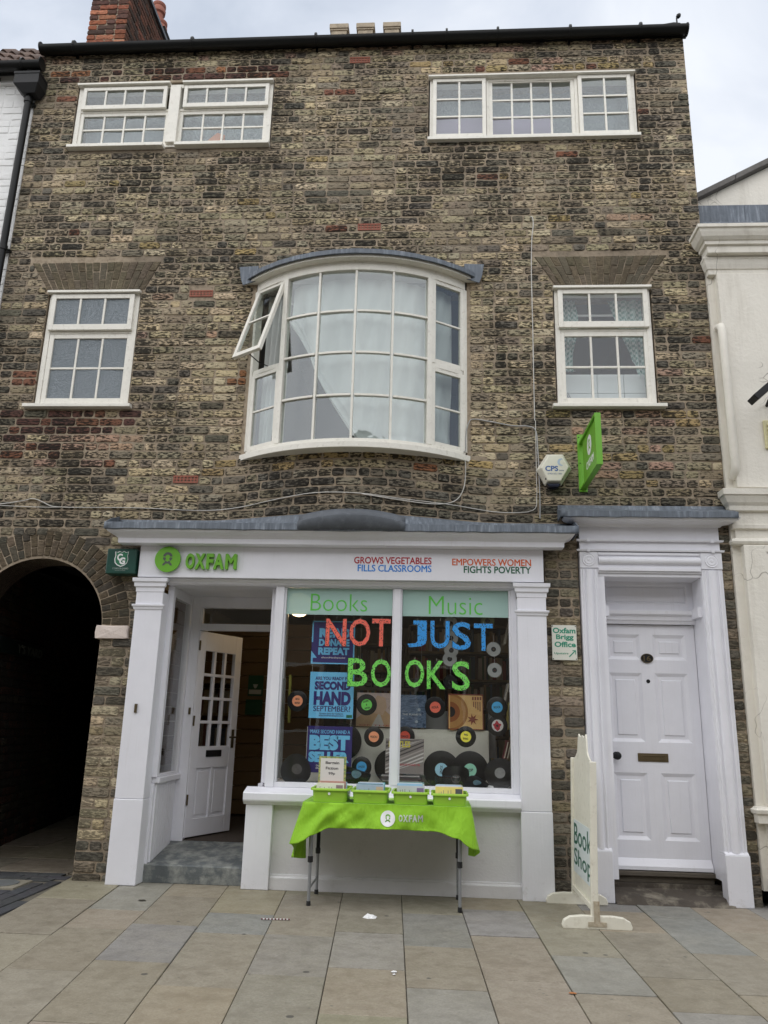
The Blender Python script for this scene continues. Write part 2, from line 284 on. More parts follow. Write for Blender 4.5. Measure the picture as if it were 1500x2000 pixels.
# ------------------------------------------------------------------ mesh helpers
class MB:
    def __init__(s): s.v = []; s.f = []; s.c = []
    def add(s, vs, fs, col=None):
        b = len(s.v); s.v.extend([tuple(p) for p in vs]); s.f.extend([tuple(b + i for i in f) for f in fs]); s.c.extend([col] * len(fs)); return s
    def box(s, x0, x1, y0, y1, z0, z1, col=None):
        return s.add([(x0, y0, z0), (x1, y0, z0), (x1, y1, z0), (x0, y1, z0), (x0, y0, z1), (x1, y0, z1), (x1, y1, z1), (x0, y1, z1)],
                     [(0, 3, 2, 1), (4, 5, 6, 7), (0, 1, 5, 4), (1, 2, 6, 5), (2, 3, 7, 6), (3, 0, 4, 7)], col)
    def obox(s, c, ax, ay, az, col=None):                       # box from a centre and three half-extent vectors
        c, ax, ay, az = map(Vector, (c, ax, ay, az))
        P = [c + ax * i + ay * j + az * k for k in (-1, 1) for (i, j) in ((-1, -1), (1, -1), (1, 1), (-1, 1))]
        return s.add(P, [(0, 3, 2, 1), (4, 5, 6, 7), (0, 1, 5, 4), (1, 2, 6, 5), (2, 3, 7, 6), (3, 0, 4, 7)], col)
    def bar(s, p0, p1, wx, wy, col=None):
        p0, p1 = Vector(p0), Vector(p1); d = p1 - p0; a = d.normalized()
        u = a.cross(Vector((0, 0, 1)) if abs(a.z) < .9 else Vector((1, 0, 0))).normalized(); v = a.cross(u)
        return s.obox((p0 + p1) / 2, u * wx / 2, v * wy / 2, d / 2, col)
    def cyl(s, p0, p1, r0, r1=None, n=16, cap=True, col=None):
        r1 = r0 if r1 is None else r1
        p0, p1 = Vector(p0), Vector(p1); a = (p1 - p0).normalized()
        u = a.cross(Vector((0, 0, 1)) if abs(a.z) < .9 else Vector((1, 0, 0))).normalized(); v = a.cross(u)
        P = [p + (u * math.cos(2 * math.pi * i / n) + v * math.sin(2 * math.pi * i / n)) * r for p, r in ((p0, r0), (p1, r1)) for i in range(n)]
        F = [(i, (i + 1) % n, n + (i + 1) % n, n + i) for i in range(n)]
        if cap: F += [tuple(range(n))[::-1], tuple(range(n, 2 * n))]
        return s.add(P, F, col)
    def tube(s, pts, r, n=8, col=None):
        pts = [Vector(p) for p in pts]; V = []; F = []; u = None
        for i, p in enumerate(pts):
            a = (pts[min(i + 1, len(pts) - 1)] - pts[max(i - 1, 0)]).normalized()
            if u is None: u = a.cross(Vector((0, 0, 1)) if abs(a.z) < .9 else Vector((1, 0, 0))).normalized()
            u = (u - a * u.dot(a)).normalized(); v = a.cross(u)
            V += [p + (u * math.cos(2 * math.pi * k / n) + v * math.sin(2 * math.pi * k / n)) * r for k in range(n)]
        for i in range(len(pts) - 1):
            F += [(i * n + k, i * n + (k + 1) % n, (i + 1) * n + (k + 1) % n, (i + 1) * n + k) for k in range(n)]
        F += [tuple(range(n))[::-1], tuple(range(len(V) - n, len(V)))]
        return s.add(V, F, col)
    def prism(s, poly, y0, y1, plane='xz', col=None):           # polygon in a plane, thick along the third axis
        n = len(poly); mk = {'xz': lambda u, v, w: (u, w, v), 'yz': lambda u, v, w: (w, u, v), 'xy': lambda u, v, w: (u, v, w)}[plane]
        V = [mk(u, v, y0) for u, v in poly] + [mk(u, v, y1) for u, v in poly]
        return s.add(V, [tuple(range(n)), tuple(range(2 * n - 1, n - 1, -1))] + [(i, (i + 1) % n, n + (i + 1) % n, n + i) for i in range(n)], col)
    def lathe(s, prof, c, axis=(0, 0, 1), n=24, col=None, cap=True):   # (radius, height) pairs round an axis
        c = Vector(c); a = Vector(axis).normalized(); u = a.cross(Vector((0, 0, 1)) if abs(a.z) < .9 else Vector((1, 0, 0))).normalized(); v = a.cross(u)
        V = [c + a * h + (u * math.cos(2 * math.pi * k / n) + v * math.sin(2 * math.pi * k / n)) * r for r, h in prof for k in range(n)]
        F = [(i * n + k, i * n + (k + 1) % n, (i + 1) * n + (k + 1) % n, (i + 1) * n + k) for i in range(len(prof) - 1) for k in range(n)]
        if cap: F += [tuple(range(n))[::-1], tuple(range(len(V) - n, len(V)))]
        return s.add(V, F, col)
    def moulding(s, prof, x0, x1, yw, col=None):                # profile of (projection, z) run along x with mitred returns at both ends
        V = []
        for p, z in prof: V += [(x0 - p, yw, z), (x0 - p, yw - p, z), (x1 + p, yw - p, z), (x1 + p, yw, z)]
        F = [(i * 4 + k, i * 4 + k + 1, i * 4 + k + 5, i * 4 + k + 4) for i in range(len(prof) - 1) for k in range(3)]
        e = len(prof) * 4 - 4
        F += [(0, 3, 2, 1), (e, e + 1, e + 2, e + 3)] + [(i * 4, i * 4 + 4, i * 4 + 7, i * 4 + 3) for i in range(len(prof) - 1)]
        return s.add(V, F, col)
    def arcbox(s, c, a0, a1, r0, r1, z0, z1, n=6, col=None):    # curved box round the vertical axis through c; the angle is 0 towards -y
        V = []
        for i in range(n + 1):
            a = a0 + (a1 - a0) * i / n; sx, sy = math.sin(a), -math.cos(a)
            V += [(c[0] + sx * r, c[1] + sy * r, z) for r, z in ((r0, z0), (r1, z0), (r1, z1), (r0, z1))]
        F = [(i * 4 + k, i * 4 + (k + 1) % 4, i * 4 + 4 + (k + 1) % 4, i * 4 + 4 + k) for i in range(n) for k in range(4)]
        F += [(0, 1, 2, 3), (n * 4 + 3, n * 4 + 2, n * 4 + 1, n * 4)]
        return s.add(V, F, col)
    def grid(s, fn, nu, nv, col=None):
        V = [fn(i / nu, j / nv) for j in range(nv + 1) for i in range(nu + 1)]
        return s.add(V, [(j * (nu + 1) + i, j * (nu + 1) + i + 1, (j + 1) * (nu + 1) + i + 1, (j + 1) * (nu + 1) + i) for j in range(nv) for i in range(nu)], col)
    def xf(s, fn): s.v = [tuple(fn(*p)) for p in s.v]; return s
    def join(s, o): b = len(s.v); s.v += o.v; s.f += [tuple(b + i for i in f) for f in o.f]; s.c += o.c; return s

WP = {}
def build(name, mb, mat, parent=None, bevel=0.0, smooth=None, origin=True, solid=0.0):
    """link one mesh object; its origin is the middle of its box"""
    lo = [min(p[i] for p in mb.v) for i in range(3)]; hi = [max(p[i] for p in mb.v) for i in range(3)]
    c = Vector([(a + b) / 2 for a, b in zip(lo, hi)])
    me = bpy.data.meshes.new(name); me.from_pydata([Vector(p) - c for p in mb.v], [], mb.f)
    bm = bmesh.new(); bm.from_mesh(me); bmesh.ops.recalc_face_normals(bm, faces=bm.faces); bm.to_mesh(me); bm.free()
    if any(k is not None for k in mb.c):
        ca = me.color_attributes.new('tone', 'FLOAT_COLOR', 'CORNER'); buf = []
        for pl, k in zip(me.polygons, mb.c): buf += list((*(k or (0.5, 0.5, 0.5)), 1.0)) * pl.loop_total
        ca.data.foreach_set('color', buf)
    me.materials.append(M[mat] if isinstance(mat, str) else mat)
    if smooth is not None:
        me.polygons.foreach_set('use_smooth', [True] * len(me.polygons)); me.set_sharp_from_angle(angle=R(smooth))
    o = bpy.data.objects.new(name, me); COL.objects.link(o)
    WP[o.name] = c
    if parent is not None: o.parent = parent; o.location = c - WP[parent.name]
    else: o.location = c
    if bevel:
        bv = o.modifiers.new('bevel', 'BEVEL'); bv.width = bevel; bv.segments = 2; bv.limit_method = 'ANGLE'; bv.angle_limit = R(40)
    if solid:
        so = o.modifiers.new('thickness', 'SOLIDIFY'); so.thickness = solid; so.offset = 0
    return o
def tag(o, label=None, cat=None, group=None, kind=None):
    for k, v in (('label', label), ('category', cat), ('group', group), ('kind', kind)):
        if v: o[k] = v
    return o
def thing(name, loc, label, cat, group=None):
    o = bpy.data.objects.new(name, None); COL.objects.link(o); o.location = loc; WP[o.name] = Vector(loc); o.empty_display_size = 0.2
    return tag(o, label, cat, group)
def part(name, loc, parent):                                     # an Empty part that holds sub-parts
    o = bpy.data.objects.new(name, None); COL.objects.link(o); WP[o.name] = Vector(loc); o.parent = parent; o.location = Vector(loc) - WP[parent.name]; return o

_txt = {}
def text_mb(body, x0, x1, z0, z1, y, depth=0.0006, bold=0.0, space=1.0, line=1.0, align='CENTER', col=None, keep=False):
    """letters as flat geometry facing -y, fitted to the box x0..x1, z0..z1"""
    if 'M' in body and bold > 0:                                # the font's M fills badly when thickened: build weight from shifted copies instead
        d = bold * .5 * (z1 - z0); mb = MB()
        for k_, dx_, dz_ in ((0, 0, 0), (1, -d, 0), (2, d, 0), (3, 0, -d * .6), (4, 0, d * .6)): mb.join(text_mb(body, x0 + d + dx_, x1 - d + dx_, z0 + d * .6 + dz_, z1 - d * .6 + dz_, y + k_ * .00012, depth, 0.0, space, line, align, col))
        return mb
    key = (body, bold, space, line, align)
    if key not in _txt:
        cu = bpy.data.curves.new('lettering', 'FONT'); cu.body = body; cu.offset = bold; cu.space_character = space; cu.space_line = line; cu.align_x = align; cu.resolution_u = 3
        to = bpy.data.objects.new('lettering', cu); COL.objects.link(to); bpy.context.view_layer.update()
        me = bpy.data.meshes.new_from_object(to.evaluated_get(bpy.context.evaluated_depsgraph_get()))
        _txt[key] = ([tuple(v.co) for v in me.vertices], [tuple(p.vertices) for p in me.polygons])
        bpy.data.objects.remove(to); bpy.data.curves.remove(cu); bpy.data.meshes.remove(me)
    vs, fs = _txt[key]
    a0, a1 = min(v[0] for v in vs), max(v[0] for v in vs); b0, b1 = min(v[1] for v in vs), max(v[1] for v in vs)
    sx, sz = (x1 - x0) / (a1 - a0), (z1 - z0) / (b1 - b0)
    mb = MB(); n = len(vs)
    V = [(x0 + (v[0] - a0) * sx, y, z0 + (v[1] - b0) * sz) for v in vs]
    edges = {}
    for f in fs:
        for i in range(len(f)):
            e = (f[i], f[(i + 1) % len(f)]); edges[e] = 1
    rim = [e for e in edges if (e[1], e[0]) not in edges]
    V2 = V + [(p[0], y + depth, p[2]) for p in V]
    mb.add(V2, list(fs) + [tuple(n + i for i in f[::-1]) for f in fs] + [(a, b, n + b, n + a) for a, b in rim], col)
    return mb

# ------------------------------------------------------------------ bricks
def jit(a): return random.uniform(-a, a)
def brick_poly(mb, P, y, col, depth=0.03, rnd=0.012, jt=0.0028, bow=None, rough=0.004):
    """one worn brick from four front corners (x, z): 12-point uneven outline, soft arris, slightly domed face"""
    n = []
    for i in range(4):
        a, b = Vector(P[i]), Vector(P[(i + 1) % 4]); L = (b - a).length; d = (b - a) / L
        k = min(rnd, L * 0.22)
        n += [a + d * k, a + d * (L * random.uniform(.4, .6)), b - d * k]
    c = sum((Vector(p) for p in P), Vector((0, 0))) / 4
    n = [p + Vector((jit(jt), jit(jt))) for p in n]
    f = bow or (lambda x: 0.0)
    y0 = y + random.uniform(-0.005, 0.003); tx, tz = jit(0.02), jit(0.03)
    def yy(p, off): return y0 + off + (p[0] - c[0]) * tx + (p[1] - c[1]) * tz + f(p[0])
    inn = [p + (c - p).normalized() * random.uniform(.004, .010) for p in n]
    V = [(p[0], y + depth + f(p[0]), p[1]) for p in n] + [(p[0], yy(p, 0.005 + random.random() * rough), p[1]) for p in n] + [(p[0], yy(p, random.random() * rough * .5), p[1]) for p in inn] + [(c[0], yy(c, -0.001), c[1])]
    F = []
    for r in (0, 1): F += [(r * 12 + i, r * 12 + (i + 1) % 12, r * 12 + 12 + (i + 1) % 12, r * 12 + 12 + i) for i in range(12)]
    F += [(24 + i, 24 + (i + 1) % 12, 36) for i in range(12)]
    mb.add(V, F, col)
def vary(c, a=0.16):
    k = 1 + jit(a); return (c[0] * k * (1 + jit(.05)), c[1] * k, c[2] * k * (1 + jit(.07)))
OLIVE, BUFF, SOOT, GBR, RED, DRED, PINK, YEL, ORA = (.335, .284, .192), (.47, .39, .262), (.135, .122, .097), (.245, .208, .152), (.205, .096, .064), (.108, .056, .046), (.38, .26, .19), (.35, .268, .135), (.30, .145, .075)
def pick(ws):
    r = random.random() * sum(w for w, _ in ws)
    for w_, c in ws:
        r -= w_
        if r <= 0: return c
    return ws[-1][1]
SPECIAL = [(-1.05, 7.515, .25, RED), (-1.0, 7.51, .2, RED), (1.85, 5.985, .2, PINK), (-3.62, 5.90, .18, RED), (-1.02, 5.92, .12, RED), (-3.86, 4.33, .14, RED), (2.16, 4.36, .16, PINK), (-1.83, 4.33, .2, ORA), (-3.82, 7.53, .12, RED), (2.2, 7.43, .12, PINK), (2.2, 3.93, .2, YEL)]
def wall_tone(x, z):
    for sx, sz, r, c in SPECIAL:
        if abs(z - sz) < .042 and abs(x - sx) < r / 2 + .03: return vary(c, .1)
    if z > 7.98: return vary(pick([(4, BUFF), (2, PINK), (3, OLIVE), (1, SOOT)]) if x > -4 else OLIVE)
    if 7.68 < z < 7.9 and -.2 < x < 2.2: return vary(pick([(5, YEL), (4, BUFF), (2, OLIVE), (1, RED), (1, PINK)]))
    if 7.7 < z < 7.9 and -4 < x < -1.6: return vary(pick([(4, DRED), (2, RED), (2, GBR), (2, OLIVE), (1, ORA)]))
    if 3.74 < z < 4.02 and -3.95 < x < -2.75: return vary(pick([(6, DRED), (1.5, RED), (2, OLIVE), (1, SOOT)]))
    if 3.42 < z < 3.74 and -3.9 < x < -2.75: return vary(pick([(5, PINK), (3, BUFF), (2, RED), (2, DRED), (2, GBR)]))
    if 3.3 < z < 4.0 and 1.1 < x < 2.1: return vary(pick([(3, OLIVE), (2, PINK), (3, GBR), (3, YEL), (2, SOOT)]))
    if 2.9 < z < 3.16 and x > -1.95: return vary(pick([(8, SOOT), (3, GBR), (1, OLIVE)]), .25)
    if z < .30: return vary(pick([(7, SOOT), (2, GBR)]), .3)
    if z < 1.35 and x < -2: return vary(pick([(5, BUFF), (4, OLIVE), (2, GBR), (1, SOOT)]))
    if z < 2.95: return vary(pick([(5, GBR), (6, SOOT), (2, OLIVE)]), .25)
    if x > 2.05 or x < -3.8: return vary(pick([(4, GBR), (4, OLIVE), (3, SOOT), (.05, RED), (1, BUFF)]), .25)
    if -2.9 < x < -1.7 and z < 5.2: return vary(pick([(6, BUFF), (5, OLIVE), (2, GBR), (1, SOOT), (.25, PINK)]), .2)
    if .3 < x < 1.1 and z < 5.2: return vary(pick([(4, BUFF), (5, OLIVE), (3, GBR), (1.5, SOOT), (.12, ORA)]), .2)
    return vary(pick([(9, OLIVE), (5, GBR), (2.0, SOOT), (1.6, BUFF), (.3, YEL), (.03, RED)]), .22)

XL, XR, ZT, PITCH = -4.215, 2.50, 8.10, 0.0806
ACX, ACZ, AR, ARO = -3.435, 2.0, 0.60, 0.835
def bow(x):
    u = (x + .70) / 1.28
    return -.29 * (1 - u * u) ** 1.8 if abs(u) < 1 else 0.0
JACKS = ((-3.963, -2.665, -3.770, -2.801, 5.258, 5.562), (.935, 2.166, 1.127, 1.959, 5.258, 5.567))
RECTS = ((-3.765, -1.675, 6.87, 7.695), (-.08, 2.00, 6.885, 7.675), (-3.75, -2.83, 4.04, 5.258), (1.10, 2.00, 4.05, 5.258), (-1.74, .33, 3.545, 5.42), (-2.54, .95, -1, 2.96), (1.23, 2.412, -1, 3.04), (-2.88, -2.585, 1.90, 2.022))
AIRS = ((-.90, -.69, 7.873, 7.946), (-.752, -.53, 5.88, 5.952), (-2.352, -2.126, 5.174, 5.242), (-2.333, -2.107, 3.303, 3.373))
def blocked(z0, z1):
    zc = (z0 + z1) / 2; L = []
    for a, b, c, d in RECTS:
        if c < zc < d or (min(z1, d) - max(z0, c)) > .03: L.append((a, b))
    for a, b, c, d in AIRS:
        if c - .02 < zc < d + .02: L.append((a - .012, b + .012))
    for a, b, a2, b2, c, d in JACKS:
        if c < zc < d + .02: k = (zc - c) / (d - c); L.append((a2 + (a - a2) * k - .008, b2 + (b - b2) * k + .008))
    if zc < ACZ: L.append((ACX - AR, ACX + AR))
    elif zc < ACZ + ARO:
        h = math.sqrt(ARO ** 2 - (zc - ACZ) ** 2); L.append((ACX - h - .01, ACX + h + .01))
    return sorted(L)
def layout():
    out = []
    for i in range(101):
        z0 = i * PITCH - .02 + .006; z1 = z0 + PITCH - .0130
        if z1 > ZT + .03: break
        spans, x = [], XL
        for a, b in blocked(z0, z1):
            if a > x: spans.append((x, a))
            x = max(x, b)
        if x < XR: spans.append((x, XR))
        st = .235 if z0 < 3 else .225
        for a, b in spans:
            if b - a < .03: continue
            x = a; first = True
            dark_run = z0 > 2.9 and z0 < 3.5 and a > -2.2
            while x < b - .02:
                hd = random.random() < (.85 if dark_run and -1.95 < x < .5 else .5 if i % 2 else .18)
                L = (.112 if hd else st) + jit(.008)
                if first and i % 2 and not hd: L *= random.choice((.5, .75))
                first = False
                if b - (x + L) < .05: L = b - x if b - x < st * 1.3 else (b - x) / 2
                x1 = min(b, x + L)
                out.append((x + (.006 if x > a else .001), x1 - (.006 if x1 < b else .001), z0 + jit(.0015), z1 + jit(.0015)))
                x = x1
    return out

# ================================================================== the main brick building
BLD = thing('brick_building', (-.85, .2, 0), 'weathered three storey brick building with a white painted bookshop front', 'building')
# mortar core, cut round the openings
core = MB()
cut = [(-3.765, -1.675, 6.87, 7.695), (-.08, 2.00, 6.885, 7.675), (-3.75, -2.83, 4.04, 5.25), (1.10, 2.00, 4.05, 5.25), (-1.70, .30, 3.56, 5.30), (-2.54, .95, -1, 2.93), (1.23, 2.412, -1, 2.98), (ACX - AR, ACX + AR, -1, ACZ + AR)]
xs = sorted({XL, XR, *[c[0] for c in cut], *[c[1] for c in cut]}); zs = sorted({-.05, ZT, *[c[2] for c in cut if c[2] > 0], *[c[3] for c in cut]})
for i in range(len(xs) - 1):
    run = None
    for j in range(len(zs) - 1):
        cx, cz = (xs[i] + xs[i + 1]) / 2, (zs[j] + zs[j + 1]) / 2
        solid = not any(a < cx < b and c < cz < d for a, b, c, d in cut)
        if solid: run = (run[0] if run else zs[j], zs[j + 1])
        if run and (not solid or j == len(zs) - 2):
            core.box(xs[i], xs[i + 1], .0075, .34, run[0], run[1]); run = None
for sgn in (-1, 1):
    pts = [(ACX + sgn * AR, ACZ), (ACX + sgn * AR, ACZ + AR), (ACX, ACZ + AR)] + [(ACX + sgn * AR * math.sin(R(a)), ACZ + AR * math.cos(R(a))) for a in range(6, 90, 6)]
    core.prism(pts, .0075, .34)
build('wall', core, 'mortar', BLD)
bk = MB(); bk.grid(lambda u, v: (-1.98 + 2.56 * u, .008 + bow(-1.98 + 2.56 * u), 2.90 + .66 * v), 60, 2); build('wall', bk, 'mortar', BLD, smooth=60)
bk = MB()                                                     # the apron's flat top under the bay sill
top = [(-1.98 + 2.56 * i / 40, bow(-1.98 + 2.56 * i / 40) + .012) for i in range(41)] + [(.58, .02), (-1.98, .02)]
bk.prism(top, 3.535, 3.556, 'xy'); build('bay_apron', bk, 'mortar', BLD)
side = MB(); side.box(XR - .34, XR - .002, .345, 5.5, -.05, 8.05); side.box(XL + .002, XL + .3, .345, 5.5, 2.75, 8.05); side.box(XL + .3, XR - .34, 5.2, 5.5, 2.76, 8.05); side.box(-2.80, XR - .34, 5.2, 5.5, -.05, 2.76); build('wall', side, 'mortar', BLD)

bricks = layout()
def apparent(b):
    c = Vector(((b[0] + b[1]) / 2, 0, (b[2] + b[3]) / 2)) - cam.location; d = c.dot(fwd)
    px, pz = c.dot(right) / d, c.dot(up) / d
    if abs(px) > .50 or abs(pz) > .66: return 0
    return (b[1] - b[0]) * (b[3] - b[2]) * abs(c.y) / d ** 3
order = sorted(range(len(bricks)), key=lambda i: -apparent(bricks[i])); solo = set(order[:300])
rest, low = MB(), MB()
for i, (x0, x1, z0, z1) in enumerate(bricks):
    xc, zc = (x0 + x1) / 2, (z0 + z1) / 2
    ap = 2.9 < zc < 3.56 and -1.98 < xc < .58
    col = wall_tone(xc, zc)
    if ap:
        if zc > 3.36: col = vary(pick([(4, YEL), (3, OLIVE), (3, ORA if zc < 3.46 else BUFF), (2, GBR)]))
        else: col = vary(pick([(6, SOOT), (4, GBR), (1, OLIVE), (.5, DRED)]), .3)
    mb = MB() if i in solo else low if zc < 2.9 else rest
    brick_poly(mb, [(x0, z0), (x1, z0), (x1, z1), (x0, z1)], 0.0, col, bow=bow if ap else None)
    if i in solo: build('brick', mb, 'brick_low' if zc < 2.9 else 'brick', BLD)
tag(build('brickwork', rest, 'brick', BLD), kind='stuff'); tag(build('brickwork', low, 'brick_low', BLD), kind='stuff')

# flat gauged arches over the two lower windows, and the ring of the passage arch
for a, b, a2, b2, c, d in JACKS:
    n = 17
    for i in range(n):
        lo = [a2 + (b2 - a2) * k / n for k in (i, i + 1)]; hi = [a + (b - a) * k / n for k in (i, i + 1)]
        s = .36 if i % 2 else .66
        mid = [l + (h - l) * s for l, h in zip(lo, hi)]; zm = c + (d - c) * s; g = .0022
        for P in ([(lo[0] + g, c), (lo[1] - g, c), (mid[1] - g, zm - g), (mid[0] + g, zm - g)], [(mid[0] + g, zm + g), (mid[1] - g, zm + g), (hi[1] - g, d), (hi[0] + g, d)]):
            mb = MB(); brick_poly(mb, P, .002, vary((.135, .113, .080), .13), rnd=.004, jt=.0006, rough=.001); build('arch_brick', mb, 'gauged', BLD)
n = 34
for i in range(n):
    t0, t1 = R(-90 + 180 * i / n), R(-90 + 180 * (i + 1) / n)
    s = .34 if i % 2 else .62; rm = AR + (ARO - AR) * s
    for r0, r1 in ((AR + .001, rm - .003), (rm + .003, ARO)):
        g = .004
        P = [(ACX + math.sin(t) * r, ACZ + .022 + math.cos(t) * r) for r, t in ((r0, t0 + g / r0), (r0, t1 - g / r0), (r1, t1 - g / r1), (r1, t0 + g / r1))]
        mb = MB(); brick_poly(mb, P, .0, vary(pick([(3, (.10, .08, .055)), (2, (.08, .07, .055)), (1, (.15, .12, .085))]), .2), rnd=.005, jt=.001, rough=.002); build('arch_brick', mb, 'gauged', BLD)
mb = MB(); brick_poly(mb, [(-2.872, 1.905), (-2.59, 1.905), (-2.59, 2.015), (-2.872, 2.015)], -.03, (.5, .42, .36), depth=.3, rnd=.008, jt=.003, rough=.01); tag(build('impost_stone', mb, 'impost', BLD), 'pinkish white stone block at the arch springing')
for k, (a, b, c, d) in enumerate(AIRS):                       # terracotta air bricks with two rows of seven holes
    mb = MB(); mb.box(a, b, .018, .03, c, d); f = .014
    mb.box(a, b, -.002, .02, c, c + f); mb.box(a, b, -.002, .02, d - f, d); mb.box(a, b, 0, .02, (c + d) / 2 - .005, (c + d) / 2 + .005)
    for i in range(8):
        x = a + (b - a) * i / 7; wd = .007 if 0 < i < 7 else .012
        mb.box(max(a, x - wd), min(b, x + wd), -.0005, .02, c + .002, d - .002)
    o = build('air_brick', mb, 'terracotta', BLD)
    bk = MB(); bk.box(a + .012, b - .012, .0175, .0179, c + .012, d - .012); build('dark_backing', bk, 'dark', o)  # black sheet painted in for the shade inside the holes

# ------------------------------------------------------------------ windows
def sash_mb(x0, x1, z0, z1, y, cols, rows, st=.038, bot=.05, mun=.02, th=.035, zrows=None, panes=None, top=None):
    mb = MB(); top = top or st; e = .0015
    mb.box(x0, x0 + st, y, y + th, z0, z1); mb.box(x1 - st, x1, y, y + th, z0, z1)
    mb.box(x0 + st, x1 - st, y + e, y + th - e, z0, z0 + bot); mb.box(x0 + st, x1 - st, y + e, y + th - e, z1 - top, z1)
    gx = [x0 + st + (x1 - x0 - 2 * st) * i / cols for i in range(cols + 1)]; gz = zrows or [z0 + bot + (z1 - top - z0 - bot) * j / rows for j in range(rows + 1)]
    for x in gx[1:-1]: mb.box(x - mun / 2, x + mun / 2, y + .006, y + th - .004, z0 + bot, z1 - top)
    for z in gz[1:-1]:
        for i in range(cols): mb.box(gx[i] + (mun / 2 if i else 0), gx[i + 1] - (mun / 2 if i < cols - 1 else 0), y + .0075, y + th - .0055, z - mun / 2, z + mun / 2)
    P = [(gx[i] + .001, gx[i + 1] - .001, gz[j] + .001, gz[j + 1] - .001) for j in range(rows) for i in range(cols)]
    return mb, P
def sash(win, x0, x1, z0, z1, y, cols, rows, glass='glass', **kw):
    mb, P = sash_mb(x0, x1, z0, z1, y, cols, rows, **kw); build('sash', mb, 'cream_paint', win, bevel=.003)
    for a, b, c, d in P:
        g = MB(); t1, t2 = jit(.004), jit(.004)                # every pane sits at its own slight angle
        g.box(a, b, y + .017, y + .020, c, d); g.xf(lambda X, Y, Z: (X, Y + (X - (a + b) / 2) * t1 / (b - a) * 2 + (Z - (c + d) / 2) * t2 / (d - c) * 2, Z)); build('pane', g, glass, win)
def room(x0, x1, z0, z1, d=2.4, y=.36, mat='room'):
    mb = MB(); mb.add([(x0, y, z0), (x1, y, z0), (x1, y, z1), (x0, y, z1), (x0, y + d, z0), (x1, y + d, z0), (x1, y + d, z1), (x0, y + d, z1)], [(4, 5, 6, 7), (0, 4, 7, 3), (1, 2, 6, 5), (0, 1, 5, 4), (3, 7, 6, 2)])
    build('room_interior', mb, mat, BLD)
def frame(win, x0, x1, z0, z1, y, posts, t=.045, th=.10, transom=()):
    mb = MB(); mb.box(x0, x0 + t, y, y + th, z0, z1); mb.box(x1 - t, x1, y, y + th, z0, z1); mb.box(x0 + t, x1 - t, y + .002, y + th, z1 - t, z1); mb.box(x0 + t, x1 - t, y + .002, y + th, z0, z0 + t * .7)
    for a, b, yy in posts: mb.box(a, b, yy, y + th - .003, z0 + t * .7, z1 - t)
    for a, b, c, d in transom: mb.box(a, b, y + .004, y + th - .004, c, d)
    build('frame', mb, 'cream_paint', win, bevel=.003)
def sill(win, x0, x1, z0, z1, y=-.06): mb = MB(); mb.prism([(y, z0), (y, z1 - .008), (.02, z1), (.05, z1), (.05, z0)], x0, x1, 'yz'); build('sill', mb, 'cream_paint', win, bevel=.003)
def dripcap(win, x0, x1, z0, z1): mb = MB(); mb.prism([(-.035, z0), (-.035, z1 - .012), (.03, z1), (.03, z0)], x0, x1, 'yz'); build('drip_cap', mb, 'cream_paint', win, bevel=.002)

W = part('window', (-2.72, .02, 7.28), BLD)                    # top left: two units with a stout post between
frame(W, -3.755, -1.69, 6.905, 7.68, .02, [(-2.765, -2.655, -.015)], transom=[(-3.71, -2.765, 7.345, 7.375), (-2.655, -1.735, 7.345, 7.375)])
for a, b in ((-3.77, -2.768), (-2.648, -1.68)): sill(W, a, b, 6.865, 6.905); dripcap(W, a + .01, b - .005, 7.655, 7.688)
sash(W, -3.695, -2.80, 7.365, 7.635, -.012, 4, 1); sash(W, -2.62, -1.725, 7.365, 7.635, -.012, 4, 1)
sash(W, -3.71, -2.765, 6.93, 7.345, .03, 4, 2); sash(W, -2.655, -1.735, 6.93, 7.345, .03, 4, 2)
room(-3.765, -1.675, 6.7, 7.75)
W = part('window', (.96, .02, 7.28), BLD)                      # top right: casement, fixed light, casement
frame(W, -.066, 1.985, 6.905, 7.66, .02, [(.505, .53, .018), (1.39, 1.42, .018)]); sill(W, -.085, 2.0, 6.87, 6.912, -.05); dripcap(W, -.08, 1.99, 7.645, 7.675)
sash(W, -.035, .50, 6.925, 7.64, -.006, 2, 3, bot=.045); sash(W, .53, 1.39, 6.93, 7.64, .03, 4, 3); sash(W, 1.422, 1.945, 6.925, 7.64, -.006, 2, 3, bot=.045)
room(-.08, 2.0, 6.7, 7.75)
W = part('window', (-3.29, .02, 4.65), BLD)                    # lower left, obscured glass
frame(W, -3.735, -2.842, 4.055, 5.235, .02, [], transom=[(-3.69, -2.887, 4.80, 4.83)]); sill(W, -3.81, -2.79, 4.018, 4.058); dripcap(W, -3.745, -2.83, 5.215, 5.25)
sash(W, -3.702, -2.885, 4.825, 5.205, -.012, 3, 1, 'frost', st=.045, bot=.06); sash(W, -3.688, -2.88, 4.08, 4.797, .025, 3, 2, 'frost', st=.045, bot=.055)
room(-3.75, -2.83, 3.9, 5.4)
W = part('window', (1.55, .02, 4.65), BLD)                     # lower right
frame(W, 1.112, 1.987, 4.055, 5.235, .02, [], transom=[(1.157, 1.942, 4.79, 4.82)]); sill(W, 1.06, 2.055, 4.018, 4.058); dripcap(W, 1.10, 1.998, 5.215, 5.25)
sash(W, 1.142, 1.962, 4.82, 5.21, -.012, 3, 1, 'clear_glass', st=.045, bot=.06); sash(W, 1.150, 1.955, 4.08, 4.79, .025, 3, 2, 'clear_glass', st=.045, bot=.055)
room(1.10, 2.0, 3.9, 5.4)

